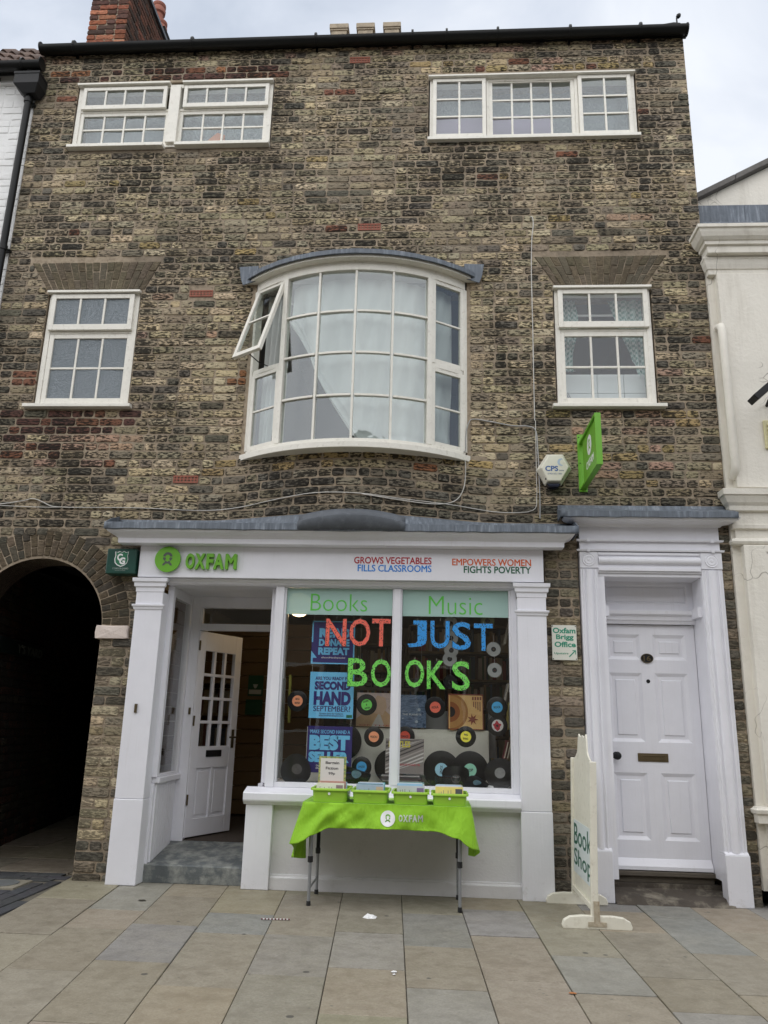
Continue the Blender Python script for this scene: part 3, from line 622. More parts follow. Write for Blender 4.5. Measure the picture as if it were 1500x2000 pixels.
# ------------------------------------------------------------------ bowed window on the first floor
BAY = part('bay_window', (-.71, -.1, 4.4), BLD)
BC, BR = (-.705, 1.14), 1.51
ang = [R(a) for a in (-41, -26.2, -12.9, 0, 12.9, 26.2, 41)]
ZS, ZH = 3.57, 5.235
mb = MB()
mb.arcbox(BC, R(-43.5), R(43.5), BR - .10, BR + .055, 3.50, 3.555, 28); build('sill', mb, 'cream_paint', BAY, bevel=.004)
mb = MB(); mb.arcbox(BC, R(-41), R(41), BR - .06, BR, 3.553, ZS + .03, 28); mb.arcbox(BC, R(-41), R(41), BR - .06, BR, ZH - .02, 5.305, 28)
for a, hw in ((-41, .020), (41, .020), (-26.2, .024), (26.2, .024)):
    da = hw / BR; mb.arcbox(BC, R(a) - da, R(a) + da, BR - .065, BR + .004, ZS + .03, ZH - .02, 2)
build('frame', mb, 'cream_paint', BAY, bevel=.003)
gl = MB()
zr = [3.60 + (5.215 - 3.60) * j / 4 for j in range(5)]
for i in (2, 3, 4): da = .010 / BR; gl.arcbox(BC, ang[i] - da, ang[i] + da, BR - .045, BR - .006, 3.60, 5.215, 1)
for z in zr[1:-1]:
    for i in (1, 2, 3, 4): gl.arcbox(BC, ang[i] + .012, ang[i + 1] - .012, BR - .044, BR - .008, z - .010, z + .010, 6)
build('glazing_bar', gl, 'cream_paint', BAY, bevel=.002)
def bay_pane(a0, a1, z0, z1):                                  # nearly flat old panes, each a little askew
    g = MB(); n = 4; sk = jit(.007); sk2 = jit(.007)
    V = []
    for j in range(2):
        for i in range(n + 1):
            a = a0 + (a1 - a0) * i / n; r = BR - .026 + sk * (i / n - .5) + sk2 * (j - .5)
            V += [(BC[0] + math.sin(a) * rr, BC[1] - math.cos(a) * rr, z0 if j == 0 else z1) for rr in (r, r - .003)]
    F = []; m_ = 2 * (n + 1)
    for i in range(n):
        a, b, c, d = 2 * i, 2 * i + 2, m_ + 2 * i + 2, m_ + 2 * i
        F += [(a, b, c, d), (a + 1, d + 1, c + 1, b + 1), (a, a + 1, b + 1, b), (d, c, c + 1, d + 1)]
    F += [(0, m_, m_ + 1, 1), (2 * n, 2 * n + 1, m_ + 2 * n + 1, m_ + 2 * n)]
    g.add(V, F); return g
for i in (1, 2, 3, 4):
    for j in range(4): build('pane', bay_pane(ang[i] + .008, ang[i + 1] - .008, zr[j] + .006, zr[j + 1] - .006), 'old_glass', BAY, smooth=60)
def bay_casement(a0, a1, z0, z1, tilt=0.0, r=BR - .004):
    """flat side light between two angles; tilt swings it outwards about its top edge"""
    p0 = Vector((BC[0] + math.sin(a0) * r, BC[1] - math.cos(a0) * r, 0)); p1 = Vector((BC[0] + math.sin(a1) * r, BC[1] - math.cos(a1) * r, 0))
    u = (p1 - p0).normalized(); L = (p1 - p0).length; n_ = Vector((u.y, -u.x, 0))
    if n_.y > 0: n_ = -n_
    zm = z0 + (z1 - z0) * .52
    mb, P = sash_mb(0, L, 0, z1 - z0, 0, 1, 2, st=.038, bot=.045, mun=.018, th=.034)
    ct, st_ = math.cos(tilt), math.sin(tilt); H = z1 - z0
    def f(x, y, z):
        dz, dy = z - H, -y
        oz = dz * ct + dy * st_ ; on = dy * ct - dz * st_
        q = p0 + u * x + n_ * (on + .004); return (q.x, q.y, z1 + oz)
    mb.xf(f); o = build('casement', mb, 'cream_paint', BAY, bevel=.003)
    for a, b, c, d in P: g = MB(); g.box(a, b, .016, .019, c, d); g.xf(f); build('pane', g, 'old_glass', BAY)
    return f, L
zm = 4.36
bay_casement(ang[0] + .012, ang[1] - .014, 3.595, zm - .02); bay_casement(ang[5] + .014, ang[6] - .012, 3.595, zm - .02)
bay_casement(ang[5] + .014, ang[6] - .012, zm + .02, 5.215)
f, L = bay_casement(ang[0] + .012, ang[1] - .014, zm + .02, 5.215, R(18))
for i in (0, 5): mb = MB(); mb.arcbox(BC, ang[i] + .016, ang[i + 1] - .018, BR - .06, BR - .006, zm - .022, zm + .022, 4); build('transom', mb, 'cream_paint', BAY, bevel=.003)
a_, b_ = Vector(f(L * .5, .03, .02)), Vector((BC[0] + math.sin(R(-33)) * (BR - .03), BC[1] - math.cos(R(-33)) * (BR - .03), zm + .03))
mb = MB(); mb.tube([a_, (a_ + b_) / 2 + Vector((0, 0, -.02)), b_], .005, 6); build('window_stay', mb, 'black_iron', BAY)
mb = MB()                                                      # soffit and curved lead roof with dressed ends
mb.arcbox(BC, R(-44), R(44), .95, BR + .075, 5.30, 5.325, 30); build('soffit', mb, 'cream_paint', BAY)
rf = MB(); na, V, F = 36, [], []
for i in range(na + 1):
    a = R(-44.5 + 89 * i / na); wob = jit(.003)
    for r, z in ((BR + .09, 5.318), (BR + .10 + wob, 5.322), (BR + .10 + wob, 5.362), (BR + .08, 5.372 + wob), (BR - .12, 5.44), (BR - .36, 5.50)):
        V.append((BC[0] + math.sin(a) * r, min(.014, BC[1] - math.cos(a) * r), z))
for i in range(na): F += [(i * 6 + k, i * 6 + k + 1, i * 6 + 7 + k, i * 6 + 6 + k) for k in range(5)]
rf.add(V, F); build('lead_roof', rf, 'lead', BAY, smooth=40, solid=.006)
for s in (-1, 1):
    x = BC[0] + s * 1.10; fl = MB()
    fl.prism([(x - s * .10, 5.30), (x + s * .02, 5.26), (x + s * .045, 5.33), (x + s * .065, 5.455), (x - s * .12, 5.465)], -.055, -.045); fl.prism([(x - s * .12, 5.36), (x + s * .05, 5.40), (x + s * .062, 5.45), (x - s * .12, 5.46)], -.046, .004); build('lead_flashing', fl, 'lead', BAY, bevel=.003)
room(-1.70, .30, 3.4, 5.6, 3.0, .34)

# ------------------------------------------------------------------ gutter, roof and chimney
gt = MB(); V = []; F = []
prof = [(math.cos(R(a)) * .062, math.sin(R(a)) * .062) for a in range(180, 361, 15)]
for x in (-4.19, 2.515): 
    z = 8.085 + (.018 if x > 0 else 0)
    V += [(x, -.085 + a, z + b) for a, b in prof] + [(x, -.085 + a * .9, z + b * .9) for a, b in reversed(prof)]
n = len(V) // 2
F = [(i, (i + 1) % n, n + (i + 1) % n, n + i) for i in range(n)] + [tuple(range(n)), tuple(range(2 * n - 1, n - 1, -1))]
gt.add(V, F); G = build('gutter', gt, 'black_plastic', BLD, smooth=40)
for x in (-4.185, 2.512): mb = MB(); mb.cyl((x - .006, -.085, 8.085), (x + .006, -.085, 8.085), .066, n=18); build('end_cap', mb, 'black_plastic', G)
for x in (-3.82, -2.55, -1.25, -.25, 0.1, .62, 1.35, 2.05):
    mb = MB(); mb.lathe([(.0655, -.011), (.068, -.009), (.068, .009), (.0655, .011)], (x, -.085, 8.087 + (x + 4.2) / 6.7 * .018), (1, 0, 0), 20); mb.box(x - .011, x + .011, -.02, .012, 8.02, 8.09); build('gutter_bracket', mb, 'black_plastic', G)
mb = MB(); mb.box(XL + .02, XR + .03, -.022, .012, 8.07, 8.16); build('fascia', mb, 'black_plastic', BLD)
mb = MB(); mb.prism([(-.10, 8.135), (3.4, 10.82), (3.4, 10.76), (-.04, 8.10)], XL - .01, XR + .04, 'yz'); mb.prism([(3.4, 10.82), (6.6, 8.1), (6.6, 8.04), (3.4, 10.76)], XL - .01, XR + .04, 'yz'); build('roof', mb, 'roof', BLD)
mb = MB(); mb.prism([(2.16, 8.165), (2.40, 8.205), (2.46, 8.195), (2.50, 8.155)], -.07, .02); build('verge_cap', mb, 'black_plastic', BLD, bevel=.006)
mb = MB(); mb.tube([(2.435, -.05, 8.15), (2.435, -.05, 8.27), (2.445, -.055, 8.285)], .008, 8); mb.lathe([(.003, -.03), (.02, -.02), (.024, .0), (.016, .02), (.003, .026)], (2.455, -.056, 8.295), (.5, 0, .85), 10); build('vent_cowl', mb, 'black_iron', BLD, smooth=50)
CH = part('chimney', (-4.09, 1.55, 9.5), BLD)
CX0, CX1, CY0, CY1 = -4.335, -3.84, 1.0, 2.25
mb = MB(); mb.box(CX0 + .012, CX1 - .012, CY0 + .012, CY1 - .012, 8.3, 10.5); build('core', mb, 'mortar', CH)
cb = MB()
for i in range(29):
    z0 = 8.35 + i * .0765; z1 = z0 + .066
    x = CX0; k = i % 2
    while x < CX1 - .02:
        L = .115 if k % 2 else .23; x1 = x + L if CX1 - x - L > .06 else CX1; k += 1
        brick_poly(cb, [(x + .004, z0), (x1 - .004, z0), (x1 - .004, z1), (x + .004, z1)], CY0, vary(pick([(5, (.235, .085, .05)), (3, DRED), (2, (.07, .045, .035)), (1, (.33, .14, .08))]), .2)); x = x1
    y = CY0; k = (i + 1) % 2; sb = MB()
    while y < CY1 - .02:
        L = .115 if k % 2 else .23; y1 = y + L if CY1 - y - L > .06 else CY1; k += 1
        brick_poly(sb, [(y + .004, z0), (y1 - .004, z0), (y1 - .004, z1), (y + .004, z1)], 0, vary(pick([(3, (.13, .06, .04)), (4, (.07, .045, .035)), (1, (.2, .08, .05))]), .2)); y = y1
    sb.xf(lambda X, Y, Z: (CX1 - Y, X, Z)); cb.join(sb)
tag(build('brickwork', cb, 'brick_red', CH), kind='stuff')
mb = MB(); mb.box(CX0 - .03, CX1 + .03, CY0 - .03, CY1 + .03, 10.5, 10.55); build('lead_cap', mb, 'lead_dark', CH)
for x, y, z in ((-4.13, 2.6, 10.5), (-4.25, 2.75, 11.0)):
    mb = MB(); mb.lathe([(.085, .0), (.075, .62), (.10, .64), (.105, .70), (.085, .74), (.10, .76), (.10, .80), (.07, .80), (.06, .3)], (x, y, z), (0, 0, 1), 20); build('chimney_pot', mb, 'terracotta', CH, smooth=40)
mb = MB(); mb.box(-4.5, -3.95, 2.35, 2.95, 8.9, 10.98); build('rear_stack', mb, 'brick_red', CH)
RS = part('ridge_stack', (-1.15, 3.5, 11.5), BLD)
mb = MB(); mb.box(-1.9, -.45, 3.40, 3.90, 10.4, 11.72); build('stack', mb, 'mortar', RS)
for a, b in ((-1.725, -1.433), (-1.292, -1.01), (-.86, -.588)):
    mb = MB(); mb.box(a + .02, b - .02, 3.53, 3.81, 11.72, 12.05); mb.box(a + .004, b - .004, 3.515, 3.825, 12.05, 12.08); mb.box(a - .008, b + .008, 3.50, 3.84, 12.08, 12.17, None); build('square_pot', mb, pm('buff_pot_clay', (.40, .33, .24), .85, .3, 12, .3, 40, dirt=(.12, .10, .08), damt=.4), RS, bevel=.008)

# ================================================================== ground
gm = MB(); gm.add([(-90, -90, -.16), (90, -90, -.16), (90, 90, -.16), (-90, 90, -.16)], [(0, 1, 2, 3)]); tag(build('ground', gm, 'asphalt'), kind='structure')
gm = MB(); gm.box(-20, 20, -11.2, -4.58, -.20, -.125); tag(build('road', gm, pm('pale_street_paving', (.20, .19, .17), .85, .2, 3, .3)), kind='structure')
PV = MB(); PV.box(-7.2, 6, -4.42, .9, -.15, -.013); PV.box(-5.2, -2.6, .9, 9.2, -.15, -.013); PV = tag(build('pavement', PV, 'joint'), kind='structure')
for i in range(16):
    mb = MB(); mb.box(-6.8 + i * .8 + .004, -6.0 + i * .8 - .004, -4.57, -4.43, -.15, 0.0); build('kerb_stone', mb, pm('kerb_granite', (.22, .22, .21), .8, .3, 20, .4), PV, bevel=.012)
TAN, GRY = (.288, .257, .194), (.268, .263, .243)
LINES = [(-2.885, -.105), (-2.42, -.107), (-2.02, -.11), (-1.58, -.098), (-1.11, -.078), (-.67, -.066), (-.22, -.048), (.21, -.038), (.66, -.025), (1.09, -.017), (1.54, 0), (1.93, 0), (2.36, 0), (2.80, 0), (3.25, 0), (3.7, 0)]
CROSS = {0: [(-.62, 0), (-1.55, 0), (-2.4, 0), (-3.1, 1)], 1: [(-.865, 1), (-1.37, 0), (-2.2, 0), (-3.0, 0)], 2: [(-.37, 0), (-1.217, 0), (-1.995, 1), (-2.88, 0)], 3: [(-.83, 0), (-1.343, 1), (-2.35, 0), (-3.2, 0)],
         4: [(-.18, 0), (-1.33, 0), (-2.12, 1), (-2.95, 0)], 5: [(-.30, 0), (-1.2, 0), (-1.935, 1), (-2.63, 0), (-3.3, 0)], 6: [(-.63, 0), (-1.455, 1), (-2.215, 0), (-3.0, 1)], 7: [(-.45, 0), (-1.15, 1), (-2.02, 0), (-2.95, 0)],
         8: [(-.72, 0), (-1.53, 0), (-2.18, 1), (-3.0, 0)], 9: [(-.33, 1), (-.92, 0), (-1.87, 0), (-2.39, 0), (-3.1, 1)], 10: [(-.47, 1), (-1.365, 1), (-2.1, 0), (-2.9, 0)], 11: [(-.8, 0), (-1.6, 0), (-2.5, 1)], 12: [(-.4, 1), (-1.3, 0), (-2.2, 0)], 13: [(-.7, 0), (-1.5, 1), (-2.3, 0)], 14: [(-.5, 0), (-1.4, 0), (-2.4, 0)]}
for c in range(15):
    (a0, s0), (a1, s1) = LINES[c], LINES[c + 1]; y1 = .17; rows = list(CROSS[c]) + [(-3.75, 0), (-4.41, 1)]
    for y0, grey in rows:
        col = vary(GRY if grey else TAN, .10); g = .0017 + random.random() * .0014; h = jit(.003)
        mb = MB(); P = [(a0 + s0 * y0 + g, y0 + g), (a1 + s1 * y0 - g, y0 + g), (a1 + s1 * y1 - g, y1 - g), (a0 + s0 * y1 + g, y1 - g)]
        mb.prism(P, -.03, h, 'xy', col); build('flagstone', mb, 'flag', PV, bevel=.004); y1 = y0
EXTRA = [(-2.885 - .46 * k, -.105) for k in range(0, 9)]
for k in range(8):                                             # further slabs outside the frame, left of the block pavers and right of the cream building
    (a1, s1), (a0, s0) = EXTRA[k], EXTRA[k + 1]; y1 = -1.64 if k < 2 else -.03
    while y1 > -4.3:
        y0 = max(-4.41, y1 - random.uniform(.5, .95)); g = .003; mb = MB(); mb.prism([(a0 + s0 * y0 + g, y0 + g), (a1 + s1 * y0 - g, y0 + g), (a1 + s1 * y1 - g, y1 - g), (a0 + s0 * y1 + g, y1 - g)], -.03, jit(.003), 'xy', vary(random.choice((TAN, TAN, GRY)), .1)); build('flagstone', mb, 'flag', PV, bevel=.004); y1 = y0
for k in range(5):
    a0 = 3.7 + .44 * k; y1 = -.14
    while y1 > -4.3:
        y0 = max(-4.41, y1 - random.uniform(.5, .95)); mb = MB(); mb.box(a0 + .003, a0 + .437, y0 + .003, y1 - .003, -.03, jit(.003), vary(random.choice((TAN, TAN, GRY)), .1)); build('flagstone', mb, 'flag', PV, bevel=.004); y1 = y0
for r in range(11):                                            # passage flags, a lighter slab with an iron cover, and dark block pavers
    y0 = .30 + r * .62; x = -5.1
    while x < -2.9:
        L = random.uniform(.5, .75); x1 = min(x + L, -2.84)
        if x1 > x + .1: mb = MB(); mb.prism([(x + .003, y0 + .003), (x1 - .003, y0 + .003), (x1 - .003, y0 + .615), (x + .003, y0 + .615)], -.03, jit(.002), 'xy', vary((.15, .128, .092), .12)); build('flagstone', mb, 'flag', PV, bevel=.004)
        x = x1
mb = MB(); mb.prism([(-3.48, -.345), (-3.13, -.345), (-3.13, -.035), (-3.48, -.035)], -.03, .001, 'xy', (.27, .25, .2)); build('flagstone', mb, 'flag', PV, bevel=.004)
def setts(x0, y0, nx, ny, dx, dy, lim):
    for i in range(nx):
        for j in range(ny):
            xa = x0 + i * dx + (dx / 2 if j % 2 and dx > dy else 0); ya = y0 + j * dy
            if dx < dy and i % 2: ya += dy / 2
            if not lim(xa, ya, xa + dx, ya + dy): continue
            mb = MB(); mb.box(xa + .003, xa + dx - .003, ya + .003, ya + dy - .003, -.03, jit(.003), vary((.055, .056, .060), .25)); build('block_paver', mb, 'sett', PV, bevel=.004)
edge = lambda y: -2.885 - .105 * y
slab = lambda a, b, c, d: a < -3.125 and c > -3.485 and b < -.03 and d > -.35
setts(-4.2, -.02, 7, 3, .2, .1, lambda a, b, c, d: c < -2.86)
setts(-3.60, -1.62, 9, 8, .1, .2, lambda a, b, c, d: c < edge(d) + .012 and not slab(a, b, c, d) and d < 0 and a > EXTRA[2][0] - .105 * d)
mb = MB(); mb.cyl((-3.30, -.19, .001), (-3.30, -.19, .006), .125, n=28); tag(build('drain_cover', mb, pm('galvanised_cover', (.20, .21, .21), .55, .3, 12, .3, 40, metal=.3), bevel=.002), 'round grey metal cover set in the pale slab before the arch', 'drain cover')

# ================================================================== shop front
SF = BLD
for x0, x1 in ((-2.52, -2.285), (.702, .938)):
    yb = -.10; P_ = part('pilaster', ((x0 + x1) / 2, yb, 1.2), SF)
    mb = MB(); mb.box(x0, x1, yb, .06, .635, 2.30); build('shaft', mb, 'paint', P_, bevel=.005)
    mb = MB(); mb.box(x0 - .004, x1 + .004, yb - .006, .06, .0, .633); build('base', mb, 'paint', P_, bevel=.006)
    mb = MB(); mb.moulding([(.0, 2.295), (.010, 2.30), (.012, 2.335), (.024, 2.345), (.026, 2.375), (.038, 2.385), (.040, 2.415), (.0, 2.4165)], x0 + .005, x1 - .005, -.02); mb.xf(lambda x, y, z: (x, y - .075, z)); build('capital', mb, 'paint', P_, bevel=.002)
    mb = MB(); mb.moulding([(.0, 2.145), (.012, 2.15), (.016, 2.168), (.024, 2.176), (.026, 2.19), (.0, 2.196)], x0 + .002, x1 - .002, -.095); build('necking', mb, 'paint', P_, bevel=.0015)
CO = part('shop_cornice', (-.8, -.2, 2.78), SF)
mb = MB(); mb.moulding([(0, 2.70), (.095, 2.702), (.10, 2.706), (.103, 2.748), (.112, 2.752), (.125, 2.765), (.150, 2.775), (.172, 2.79), (.182, 2.803), (.186, 2.822), (0, 2.824)], -2.59, .985, -.10); build('moulding', mb, 'paint', CO, bevel=.002)
mb = MB()
V, F = [], []; nx = 46                                          # lead: drip edge and slope up to the wall, following the bowed brickwork
for i in range(nx + 1):
    x = -2.785 + (1.19 + 2.785) * i / nx; wy = bow(x); wv = jit(.003)
    yf = min(-.292, wy - .028); k = max(0, min(1, (-.292 - yf) / .05)); zt = 2.862 + .06 * k
    V += [(x, -.28, 2.806 + wv), (x, yf - .006, 2.81 + wv), (x, yf - .004 + wv * .5, zt), (x, wy - .016 if k > .2 else min(-.16, wy - .03), zt + .022), (x, wy - .009, 2.935 + .045 * k + wv), (x, wy - .002, 2.955 + .04 * k)]
for i in range(nx): F += [(i * 6 + k, i * 6 + k + 1, i * 6 + 7 + k, i * 6 + 6 + k) for k in range(5)]
mb.add(V, F); build('lead_flashing', mb, 'lead', CO, smooth=35, solid=.006)
for s, x in ((-1, -2.785), (1, 1.19)):
    mb = MB(); mb.prism([(-.296, 2.808), (-.296, 2.862), (-.16, 2.93), (.0, 2.985), (.0, 2.808)], x - .004, x + .004, 'yz'); build('lead_flashing', mb, 'lead', CO)
mb = MB(); V, F = [], []                                       # darker patched lead dressed round the swell in the middle
for i in range(19):
    x = -1.13 + .90 * i / 18; wy = bow(x); yf = min(-.292, wy - .028); e_ = .062 * (abs(i - 9) / 9) ** 2.2; yf -= .008
    V += [(x, yf - .010, 2.812), (x, yf - .0095, 2.935 - e_), (x, min(-.2, wy - .026), 2.950 - e_ * .9), (x, wy - .014, 2.992 - e_ * .8)]
for i in range(18): F += [(i * 4 + k, i * 4 + k + 1, i * 4 + 5 + k, i * 4 + 4 + k) for k in range(3)]
mb.add(V, F); build('lead_flashing', mb, 'lead_dark', CO, smooth=22, solid=.005)
FA = MB(); FA.box(-2.525, .925, -.10, .02, 2.428, 2.70); FA = build('fascia_board', FA, 'paint', SF, bevel=.003)
for body, x0, x1, z0, z1, c in (('GROWS VEGETABLES', -.664, -.008, 2.567, 2.626, S(175, 25, 45)), ('FILLS CLASSROOMS', -.632, -.008, 2.500, 2.559, S(30, 130, 215)), ('EMPOWERS WOMEN', .165, .823, 2.561, 2.620, S(215, 95, 35)), ('FIGHTS POVERTY', .262, .822, 2.498, 2.557, S(10, 92, 60))):
    build('lettering', text_mb(body, x0, x1, z0, z1, -.1022, .002, bold=.05 if 'M' in body else .018, col=c), 'tone', FA)
mb = MB(); mb.moulding([(0, 2.385), (.012, 2.387), (.016, 2.40), (.03, 2.415), (.034, 2.426), (0, 2.428)], -2.25, .67, -.02); build('head_moulding', mb, 'paint', SF, bevel=.0015)
mb = MB(); mb.box(-2.285, .702, -.018, .10, 2.378, 2.43); build('head_rail', mb, 'paint', SF)

SGN = thing('shop_sign', (-1.97, -.115, 2.56), 'lime green raised roundel and OXFAM letters on the white fascia', 'shop sign')
def emblem(cx, cz, s, y, col=None, d=.001):
    mb = MB()
    def ring(a0, a1, r0, r1, c):
        n = 14; P = [(c[0] + math.cos(R(a0 + (a1 - a0) * i / n)) * r0, c[1] + math.sin(R(a0 + (a1 - a0) * i / n)) * r0) for i in range(n + 1)] + [(c[0] + math.cos(R(a0 + (a1 - a0) * i / n)) * r1, c[1] + math.sin(R(a0 + (a1 - a0) * i / n)) * r1) for i in range(n, -1, -1)]
        mb.prism(P, y, y + d, 'xz', col)
    c = (cx, cz + .20 * s)
    ring(8, 172, .19 * s, .40 * s, c); ring(188, 232, .19 * s, .40 * s, c); ring(308, 352, .19 * s, .40 * s, c)
    L = [(cx, cz - .20 * s), (cx + .12 * s, cz - .12 * s), (cx + .24 * s, cz - .10 * s), (cx + .20 * s, cz - .21 * s), (cx + .34 * s, cz - .33 * s), (cx + .42 * s, cz - .50 * s), (cx + .24 * s, cz - .50 * s), (cx + .15 * s, cz - .37 * s), (cx, cz - .33 * s)]
    mb.prism(L + [(2 * cx - x, z) for x, z in reversed(L[1:-1])], y, y + d, 'xz', col)
    return mb
mb = MB(); mb.cyl((-2.265, -.137, 2.577), (-2.265, -.118, 2.577), .112, n=48); dsc = build('roundel', mb, 'green', SGN, bevel=.002)
build('emblem', emblem(-2.265, 2.575, .105, -.1385, d=.002), pm('shadow_grey_cutout', (.09, .10, .09), .7, .1, 5, 0), dsc)  # flat grey stands in for the shaded fascia seen through the symbol
mb = MB()
for x, z in ((-2.30, 2.62), (-2.23, 2.53)): mb.cyl((x, -.119, z), (x, -.099, z), .008, n=8)
build('fixing', mb, 'steel', SGN)
for ch, x0, x1 in (('O', -2.108, -2.032), ('X', -2.027, -1.940), ('F', -1.929, -1.868), ('A', -1.866, -1.777), ('M', -1.764, -1.667)):
    build('letter', text_mb(ch, x0, x1, 2.497, 2.632, -.134, .034, bold=.04 if ch != 'M' else .08), 'green', SGN)

# stall riser, sill and display window
ST = part('stall_riser', (-.3, -.03, .35), SF)
mb = MB(); mb.box(-1.245, .702, -.02, .05, .0, .62); build('panel', mb, 'paint_grey', ST)
mb = MB(); mb.box(-1.460, -1.245, -.075, .05, .0, .625); build('pier', mb, 'paint', ST, bevel=.006)
mb = MB(); mb.prism([(-.02, 0), (-.052, 0), (-.052, .086), (-.047, .094), (-.034, .098), (-.034, .108), (-.02, .112)], -1.2445, .7015, 'yz'); build('skirting', mb, 'paint_grey', ST, bevel=.002)
mb = MB(); mb.prism([(.02, .62), (-.085, .622), (-.092, .63), (-.118, .650), (-.122, .660), (-.122, .706), (-.114, .716), (.0, .748), (.02, .748)], -1.478, .702, 'yz'); build('sill', mb, 'paint', ST, bevel=.003)
DW = part('display_window', (-.3, .03, 1.55), SF)
mb = MB(); mb.box(-1.335, -1.262, -.01, .08, .748, 2.378); mb.box(.658, .702, -.005, .08, .748, 2.378); mb.box(-1.262, .658, .0, .075, .749, .788); mb.box(-1.262, .658, .002, .075, 2.372, 2.378)
mb.box(-.3215, -.2655, -.006, .078, .788, 2.372)
mb.box(-1.262, -1.245, .008, .06, .788, 2.372); mb.box(.641, .658, .008, .06, .788, 2.372); mb.box(-.335, -.252, .010, .058, .788, 2.372)
build('frame', mb, 'paint', DW, bevel=.004)
for a, b in ((-1.244, -.336), (-.251, .640)): mb = MB(); mb.box(a, b, .034, .040, .789, 2.371); build('pane', mb, 'shop_glass', DW)
for a, b, wd, tx0, tx1, tz0, tz1 in ((-1.243, -.337, 'Books', -1.038, -.552, 2.178, 2.325), (-.250, .639, 'Music', -.028, .424, 2.165, 2.320)):
    mb = MB(); mb.box(a, b, .0325, .0336, 2.146, 2.370); build('frosted_band', mb, 'vinyl_frost', DW)
    build('lettering', text_mb(wd, tx0, tx1, tz0, tz1, .0312, .001, bold=-.012, col=S(95, 195, 70)), 'tone', DW)
# window bed and the glazed return beside the entrance
mb = MB(); mb.box(-1.36, .70, .085, .72, .14, .765); build('window_bed', mb, 'paint_grey', SF)
RT = part('return_window', (-1.36, .34, 1.5), SF)
mb = MB(); mb.box(-1.385, -1.336, .085, .12, .77, 2.378); mb.box(-1.385, -1.336, .60, .66, .77, 2.378); mb.box(-1.38, -1.34, .12, .60, .77, .80); mb.box(-1.38, -1.34, .12, .60, 2.33, 2.378); build('frame', mb, 'paint', RT, bevel=.003)
mb = MB(); mb.box(-1.362, -1.357, .121, .599, .801, 2.329); build('pane', mb, 'shop_glass', RT)
mb = MB(); mb.box(-1.40, -1.362, .052, .66, .0, .768); build('return_panel', mb, 'paint', SF)
# entrance: step, boarded left side with its own glazing, ceiling, door frame and the open door
mb = MB(); mb.prism([(.052, 0), (.052, .125), (.060, .134), (.66, .232), (.66, 0)], -2.30, -1.402, 'yz'); build('entrance_step', mb, 'concrete', SF)
mb = MB(); mb.box(-2.30, -1.36, .102, .70, 2.378, 2.40); build('entrance_ceiling', mb, 'paint', SF)
SD = part('entrance_side', (-2.27, .34, 1.2), SF)
mb = MB(); mb.box(-2.31, -2.265, .061, .66, .0, .742); build('side_panel', mb, 'paint', SD)
for i in range(8): mb = MB(); y = .095 + i * .062; mb.box(-2.2655, -2.252, y + .002, y + .060, .13 + (y - .05) * .16, .742); build('board', mb, 'paint', SD, bevel=.004)
mb = MB(); mb.box(-2.31, -2.225, .075, .64, .743, .790); build('sill', mb, 'paint', SD, bevel=.008)
mb = MB(); mb.box(-2.30, -2.245, .061, .115, .79, 2.378); mb.box(-2.30, -2.245, .575, .64, .79, 2.378); mb.box(-2.295, -2.25, .115, .575, 2.29, 2.378); mb.box(-2.295, -2.25, .115, .575, .79, .815); build('frame', mb, 'paint', SD, bevel=.003)
mb = MB(); mb.box(-2.275, -2.270, .116, .574, .816, 2.289); build('pane', mb, 'shop_glass', SD)
DF = part('door_frame', (-1.8, .66, 1.3), SF)
mb = MB(); mb.box(-2.30, -2.165, .642, .72, .20, 2.378); mb.box(-1.43, -1.36, .642, .72, .20, 2.378); mb.box(-2.165, -1.43, .644, .718, 2.065, 2.125); mb.box(-2.165, -1.43, .644, .718, 2.275, 2.378); mb.box(-2.165, -2.15, .655, .70, 2.125, 2.275); build('frame', mb, 'paint', DF, bevel=.003)
mb = MB(); mb.box(-2.149, -1.431, .678, .683, 2.126, 2.274); build('fanlight_pane', mb, 'shop_glass', DF)
mb = MB(); mb.box(-2.205, -2.185, .634, .643, 1.30, 1.36); mb.box(-2.2, -2.19, .628, .636, 1.32, 1.34); build('alarm_contact', mb, 'brass', DF)
mb = MB(); mb.box(-2.43, -2.41, -.113, -.099, 1.30, 1.37); mb.cyl((-2.42, -.116, 1.335), (-2.42, -.112, 1.335), .006, n=8); build('bell_push', mb, 'brass', SF)
# door leaf, hinged on the left and swung inwards
hx, hy = -2.160, .665; dx, dy = -1.925 - hx, 1.19 - hy; DL = math.hypot(dx, dy); ux, uy = dx / DL, dy / DL; DL = .64
def leaf(x, y, z): return (hx + ux * x - uy * y, hy + uy * x + ux * y, z)
SDR = part('shop_door', (-2.04, .92, 1.15), SF)
lm = MB(); T = .04; gx = [.095, .248, .401, .545]; gz = [1.02, 1.235, 1.45, 1.665, 1.885]
lm.box(0, .095, 0, T, .25, 2.06); lm.box(.545, DL, 0, T, .25, 2.06); lm.box(.095, .545, .001, T - .001, 1.885, 2.06); lm.box(.095, .545, .001, T - .001, .83, 1.02); lm.box(.095, .545, .001, T - .001, .25, .40); lm.box(.305, .335, .001, T - .001, .40, .83)
for x in gx[1:-1]: lm.box(x - .014, x + .014, .004, T - .004, 1.02, 1.885)
for z in gz[1:-1]:
    for i in range(3): lm.box(gx[i] + (.014 if i else 0), gx[i + 1] - (.014 if i < 2 else 0), .005, T - .005, z - .013, z + .013)
lm.xf(leaf); build('leaf', lm, 'paint', SDR, bevel=.003)
for a, b in ((.095, .305), (.335, .545)): mb = MB(); mb.box(a, b, .014, T - .014, .40, .83); mb.box(a + .03, b - .03, .008, .016, .43, .80); mb.xf(leaf); build('panel', mb, 'paint', SDR, bevel=.003)
